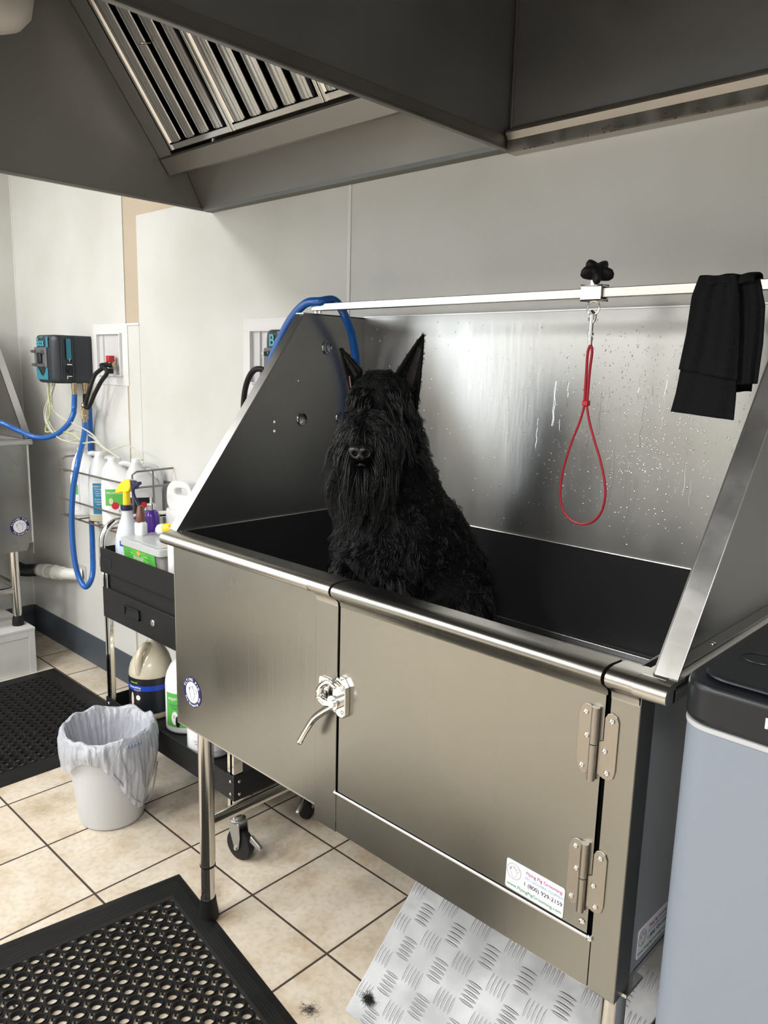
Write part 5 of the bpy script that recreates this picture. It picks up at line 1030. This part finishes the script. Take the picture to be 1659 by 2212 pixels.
    # nose with nostrils
    def nose():
        g = G(); c = dp(-.046,.180,1.368); k = len(g.v); n, m = 56, 40
        for i in range(m+1):
            for j in range(n):
                ph = PI*i/m; th = 2*PI*j/n; x, y, z = math.sin(ph)*math.cos(th), math.sin(ph)*math.sin(th), -math.cos(ph)
                wx = .0275*(1+.18*z); d_ = .019*y; zz = .0195*z
                for s in (-1, 1):
                    q = ((x-s*.42)**2)/.05+((z+.12)**2)/.07
                    if y > 0: d_ -= .015*math.exp(-q*1.1)
                if abs(x) < .12 and y > 0: d_ -= .0022
                g.v.append(c+Dr*(wx*x)-Dd*d_+Vector((0,0,zz)))
        for i in range(m):
            for j in range(n): g.f.append([k+i*n+j, k+i*n+(j+1)%n, k+(i+1)*n+(j+1)%n, k+(i+1)*n+j]); g.mi.append(0)
        g.build('nose', NOSE, t, ang=80)
    nose()
    for l in (-.042,.024): g = G(); g.ell(dp(l,.068,1.462), (.0105,.0105,.0105)); g.build('eye', EYE, t)
    g = G(); g.tube([dp(-.072,.118,1.342), dp(-.056,.150,1.335), dp(-.044,.158,1.338), dp(-.030,.150,1.335), dp(-.012,.120,1.342)], .0035, 8, 5); g.build('lips', NOSE, t)
    # ---------------- hair
    ta = co[tri]; ar = np.linalg.norm(np.cross(ta[:,1]-ta[:,0], ta[:,2]-ta[:,0]), axis=1)/2; cdf = np.cumsum(ar)/ar.sum()
    def sample(n):
        k = np.searchsorted(cdf, RNG.random(n)); u, v = RNG.random(n), RNG.random(n); f = u+v > 1; u[f] = 1-u[f]; v[f] = 1-v[f]
        P = ta[k,0]+(ta[k,1]-ta[k,0])*u[:,None]+(ta[k,2]-ta[k,0])*v[:,None]; N = no[tri[k,0]]; N = N/np.linalg.norm(N, axis=1)[:,None]; return P, N
    r3, d3 = np.array(Dr), -np.array(Dd); b3 = np.array(DB)
    def local(P): q = P-b3; return q@r3/KS, q@d3/KS, (P[:,2]-.0701)/KS
    def strands(name, P, V0, V1, L, rad, parent, K=6, curl=.0, freq=(14,14), m=FURH, tuft=14, pull=.72):
        "P roots, V0 start direction, V1 end direction, L lengths"
        n = len(P); t_ = np.linspace(0,1,K+1); ph = RNG.random((n,2))*6.28
        rt = RNG.normal(size=(n,3)); rt -= (rt*V1).sum(1)[:,None]*V1; rt /= np.linalg.norm(rt, axis=1)[:,None]; r2 = np.cross(V1, rt)
        pts = np.zeros((n,K+1,3)); cur = P.copy(); pts[:,0] = cur
        for i in range(1, K+1):
            s = t_[i]; w_ = min(1, s*1.5); d = V0*(1-w_)+V1*w_; d /= np.linalg.norm(d, axis=1)[:,None]; cur = cur+d*(L/K)[:,None]; pts[:,i] = cur
        for i in range(1, K+1):
            s = t_[i]; a = (L*curl*s)[:,None]; pts[:,i] += rt*a*np.sin(s*freq[0]*.35+ph[:,0])[:,None]+r2*a*np.cos(s*freq[1]*.3+ph[:,1])[:,None]
        if tuft and n > tuft*4:
            from mathutils import kdtree
            gi = RNG.choice(n, n//tuft, replace=False); kd = kdtree.KDTree(len(gi))
            for q, i_ in enumerate(gi): kd.insert(Vector(P[i_]), q)
            kd.balance(); own = np.array([gi[kd.find(Vector(p))[1]] for p in P]); off0 = (P-P[own])
            for i in range(1, K+1):
                a = pull*t_[i]**.8; pts[:,i] = pts[:,i]*(1-a)+(pts[own,i]+off0*(1-t_[i])*.5+RNG.normal(size=(n,3))*.0007)*a
        S = 3; V = np.zeros((n,K+1,S,3))
        for i in range(K+1):
            tng = pts[:,min(K,i+1)]-pts[:,max(0,i-1)]; tng /= np.linalg.norm(tng, axis=1)[:,None]+1e-9; A1 = np.cross(tng, rt); A1 /= np.linalg.norm(A1, axis=1)[:,None]+1e-9; B1 = np.cross(tng, A1); rr = (rad*(1-.85*t_[i]**1.5))[:,None] if not np.isscalar(rad) else rad*(1-.85*t_[i]**1.5)
            for s in range(S): a = 2*PI*s/S; V[:,i,s] = pts[:,i]+A1*rr*math.cos(a)+B1*rr*math.sin(a)
        base = (np.arange(n)*(K+1)*S)[:,None,None]; ii = np.arange(K)[None,:,None]; ss = np.arange(S)[None,None,:]
        F = np.stack([base+ii*S+ss, base+ii*S+(ss+1)%S, base+(ii+1)*S+(ss+1)%S, base+(ii+1)*S+ss], -1).reshape(-1,4)
        me = bpy.data.meshes.new(name); VV = V.reshape(-1,3)-np.array(off(parent)); me.vertices.add(len(VV)); me.vertices.foreach_set('co', VV.astype(np.float32).ravel())
        me.loops.add(F.size); me.loops.foreach_set('vertex_index', F.astype(np.int32).ravel()); me.polygons.add(len(F)); me.polygons.foreach_set('loop_start', np.arange(0,F.size,4,dtype=np.int32)); me.polygons.foreach_set('use_smooth', np.ones(len(F),bool)); me.update(calc_edges=True)
        o = link_mesh(name, me, m, parent, world=False); return o
    def nrm(v): return v/(np.linalg.norm(v, axis=1)[:,None]+1e-9)
    def clump(P, sc, seed):
        return np.array([[noise.noise(Vector(p)*sc+Vector((seed,0,0))), noise.noise(Vector(p)*sc+Vector((0,seed,7))), noise.noise(Vector(p)*sc+Vector((3,0,seed)))] for p in P])
    # short coat
    P, N = sample(26000); la, de, z = local(P); down = np.array([[0,0,-1.]]); C1 = clump(P, 34, 2.)
    keep = ~((z > 1.30) & (de > .10)); P, N, la, de, z, C1 = P[keep], N[keep], la[keep], de[keep], z[keep], C1[keep]
    V0 = nrm(N*.9+C1*.6+RNG.normal(size=N.shape)*.12); V1 = nrm(N*.35+down*.8+C1*1.4+RNG.normal(size=N.shape)*.12)
    L = np.where(z > 1.44, .011, np.where(la > .10, .016, .018))*(0.7+.6*RNG.random(len(P))); strands('short_fur', P, V0, V1, L, .00055, t, 3, .1)
    # wavy chest, leg and flank furnishings
    P, N = sample(30000); la, de, z = local(P); k = ((z < 1.24) & (de > -.03) & (la < .10)) | ((z < 1.0) & (de > -.06)); P, N, la, de, z = P[k], N[k], la[k], de[k], z[k]; C1 = clump(P, 17, 5.); C2 = clump(P, 55, 1.)
    V0 = nrm(N*.7+down*.4+C1*.8); V1 = nrm(N*.15+down*1.0+C1*1.1+C2*.5+RNG.normal(size=N.shape)*.12); L = .034+.034*RNG.random(len(P)); strands('chest_fur', P, V0, V1, L, .00065, t, 6, .14, (16,13))
    # beard: long hair from muzzle sides and chin
    P, N = sample(60000); la, de, z = local(P); k = (z > 1.31) & (z < 1.45) & (de > .055) & ~((np.abs(la+.044) < .024) & (de > .145) & (z > 1.335)) & (RNG.random(len(P)) < .40); P, N, la, de, z = P[k], N[k], la[k], de[k], z[k]
    side = np.sign(la+.040)[:,None]; C1 = clump(P, 55, 9.); C2 = clump(P, 110, 4.)
    V0 = nrm(N*.55+d3*.15+side*r3*.10+C1*.34+down*.6); V1 = nrm(down*1.0-side*r3*.07-d3*.05+C1*.38+C2*.22+RNG.normal(size=N.shape)*.05)
    L = (.085+.085*RNG.random(len(P)))*np.clip(1.15-(z-1.34)*3.6,.40,1.1); strands('beard', P, V0, V1, L, .0012, t, 9, .10, (17,14))
    P, N = sample(60000); la, de, z = local(P); k = (z > 1.385) & (z < 1.46) & (de > .07) & (np.abs(la+.038) < .04); P, N, la, de, z = P[k], N[k], la[k], de[k], z[k]; side = np.sign(la+.040)[:,None]; C1 = clump(P, 60, 5.)
    V0 = nrm(N*.6+side*r3*.5+C1*.4); V1 = nrm(N*.1+side*r3*.6+down*.8+C1*.5); L = .018+.022*RNG.random(len(P)); strands('muzzle_fur', P, V0, V1, L, .0008, t, 6, .1)
    # eyebrows hanging over the eyes
    P, N = sample(60000); la, de, z = local(P); k = (z > 1.465) & (z < 1.510) & (de > .040) & (np.abs(la+.008) < .070) & (np.abs(la+.008) > .010); P, N, la, de, z = P[k], N[k], la[k], de[k], z[k]; side = np.sign(la+.008)[:,None]; C1 = clump(P, 60, 3.)
    V0 = nrm(N*.7+d3*.7+side*r3*.25+C1*.5+np.array([[0,0,.25]])); V1 = nrm(down*1.0+d3*.12+side*r3*.15+C1*.7+RNG.normal(size=N.shape)*.1); L = .034+.046*RNG.random(len(P)); strands('eyebrows', P[::2], V0[::2], V1[::2], L[::2], .0011, t, 8, .11, (14,11))
    # cheeks
    P, N = sample(30000); la, de, z = local(P); k = (z > 1.33) & (z < 1.46) & (de > -.03) & (de < .09); P, N, la, de, z = P[k], N[k], la[k], de[k], z[k]; C1 = clump(P, 30, 6.)
    V0 = nrm(N+C1*.5); V1 = nrm(down+N*.12+C1*.5+RNG.normal(size=N.shape)*.08); L = .030+.040*RNG.random(len(P)); strands('cheek_fur', P, V0, V1, L, .00065, t, 6, .1)
    for (o, a, b, c) in (e1, e2):
        n = 500; s = RNG.random(n); q = RNG.random(n)*2-1; a, b, c = np.array(a), np.array(b), np.array(c); q = np.where(RNG.random(n) < .6, np.sign(q), q)
        mid = (a+b)/2; pos = mid+(c-mid)*s[:,None]+((b-a)/2)*(q*(1-s)**.85)[:,None]; V1 = nrm((c-mid)[None,:]*.8/np.linalg.norm(c-mid)+((b-a)/np.linalg.norm(b-a))[None,:]*q[:,None]*.7+RNG.normal(size=(n,3))*.3)
        strands('ear_fringe', pos, V1, V1, .004+.006*RNG.random(n), .0004, o, 2)
build_dog()
for o in bpy.data.objects:
    if '_w' in o: del o['_w']
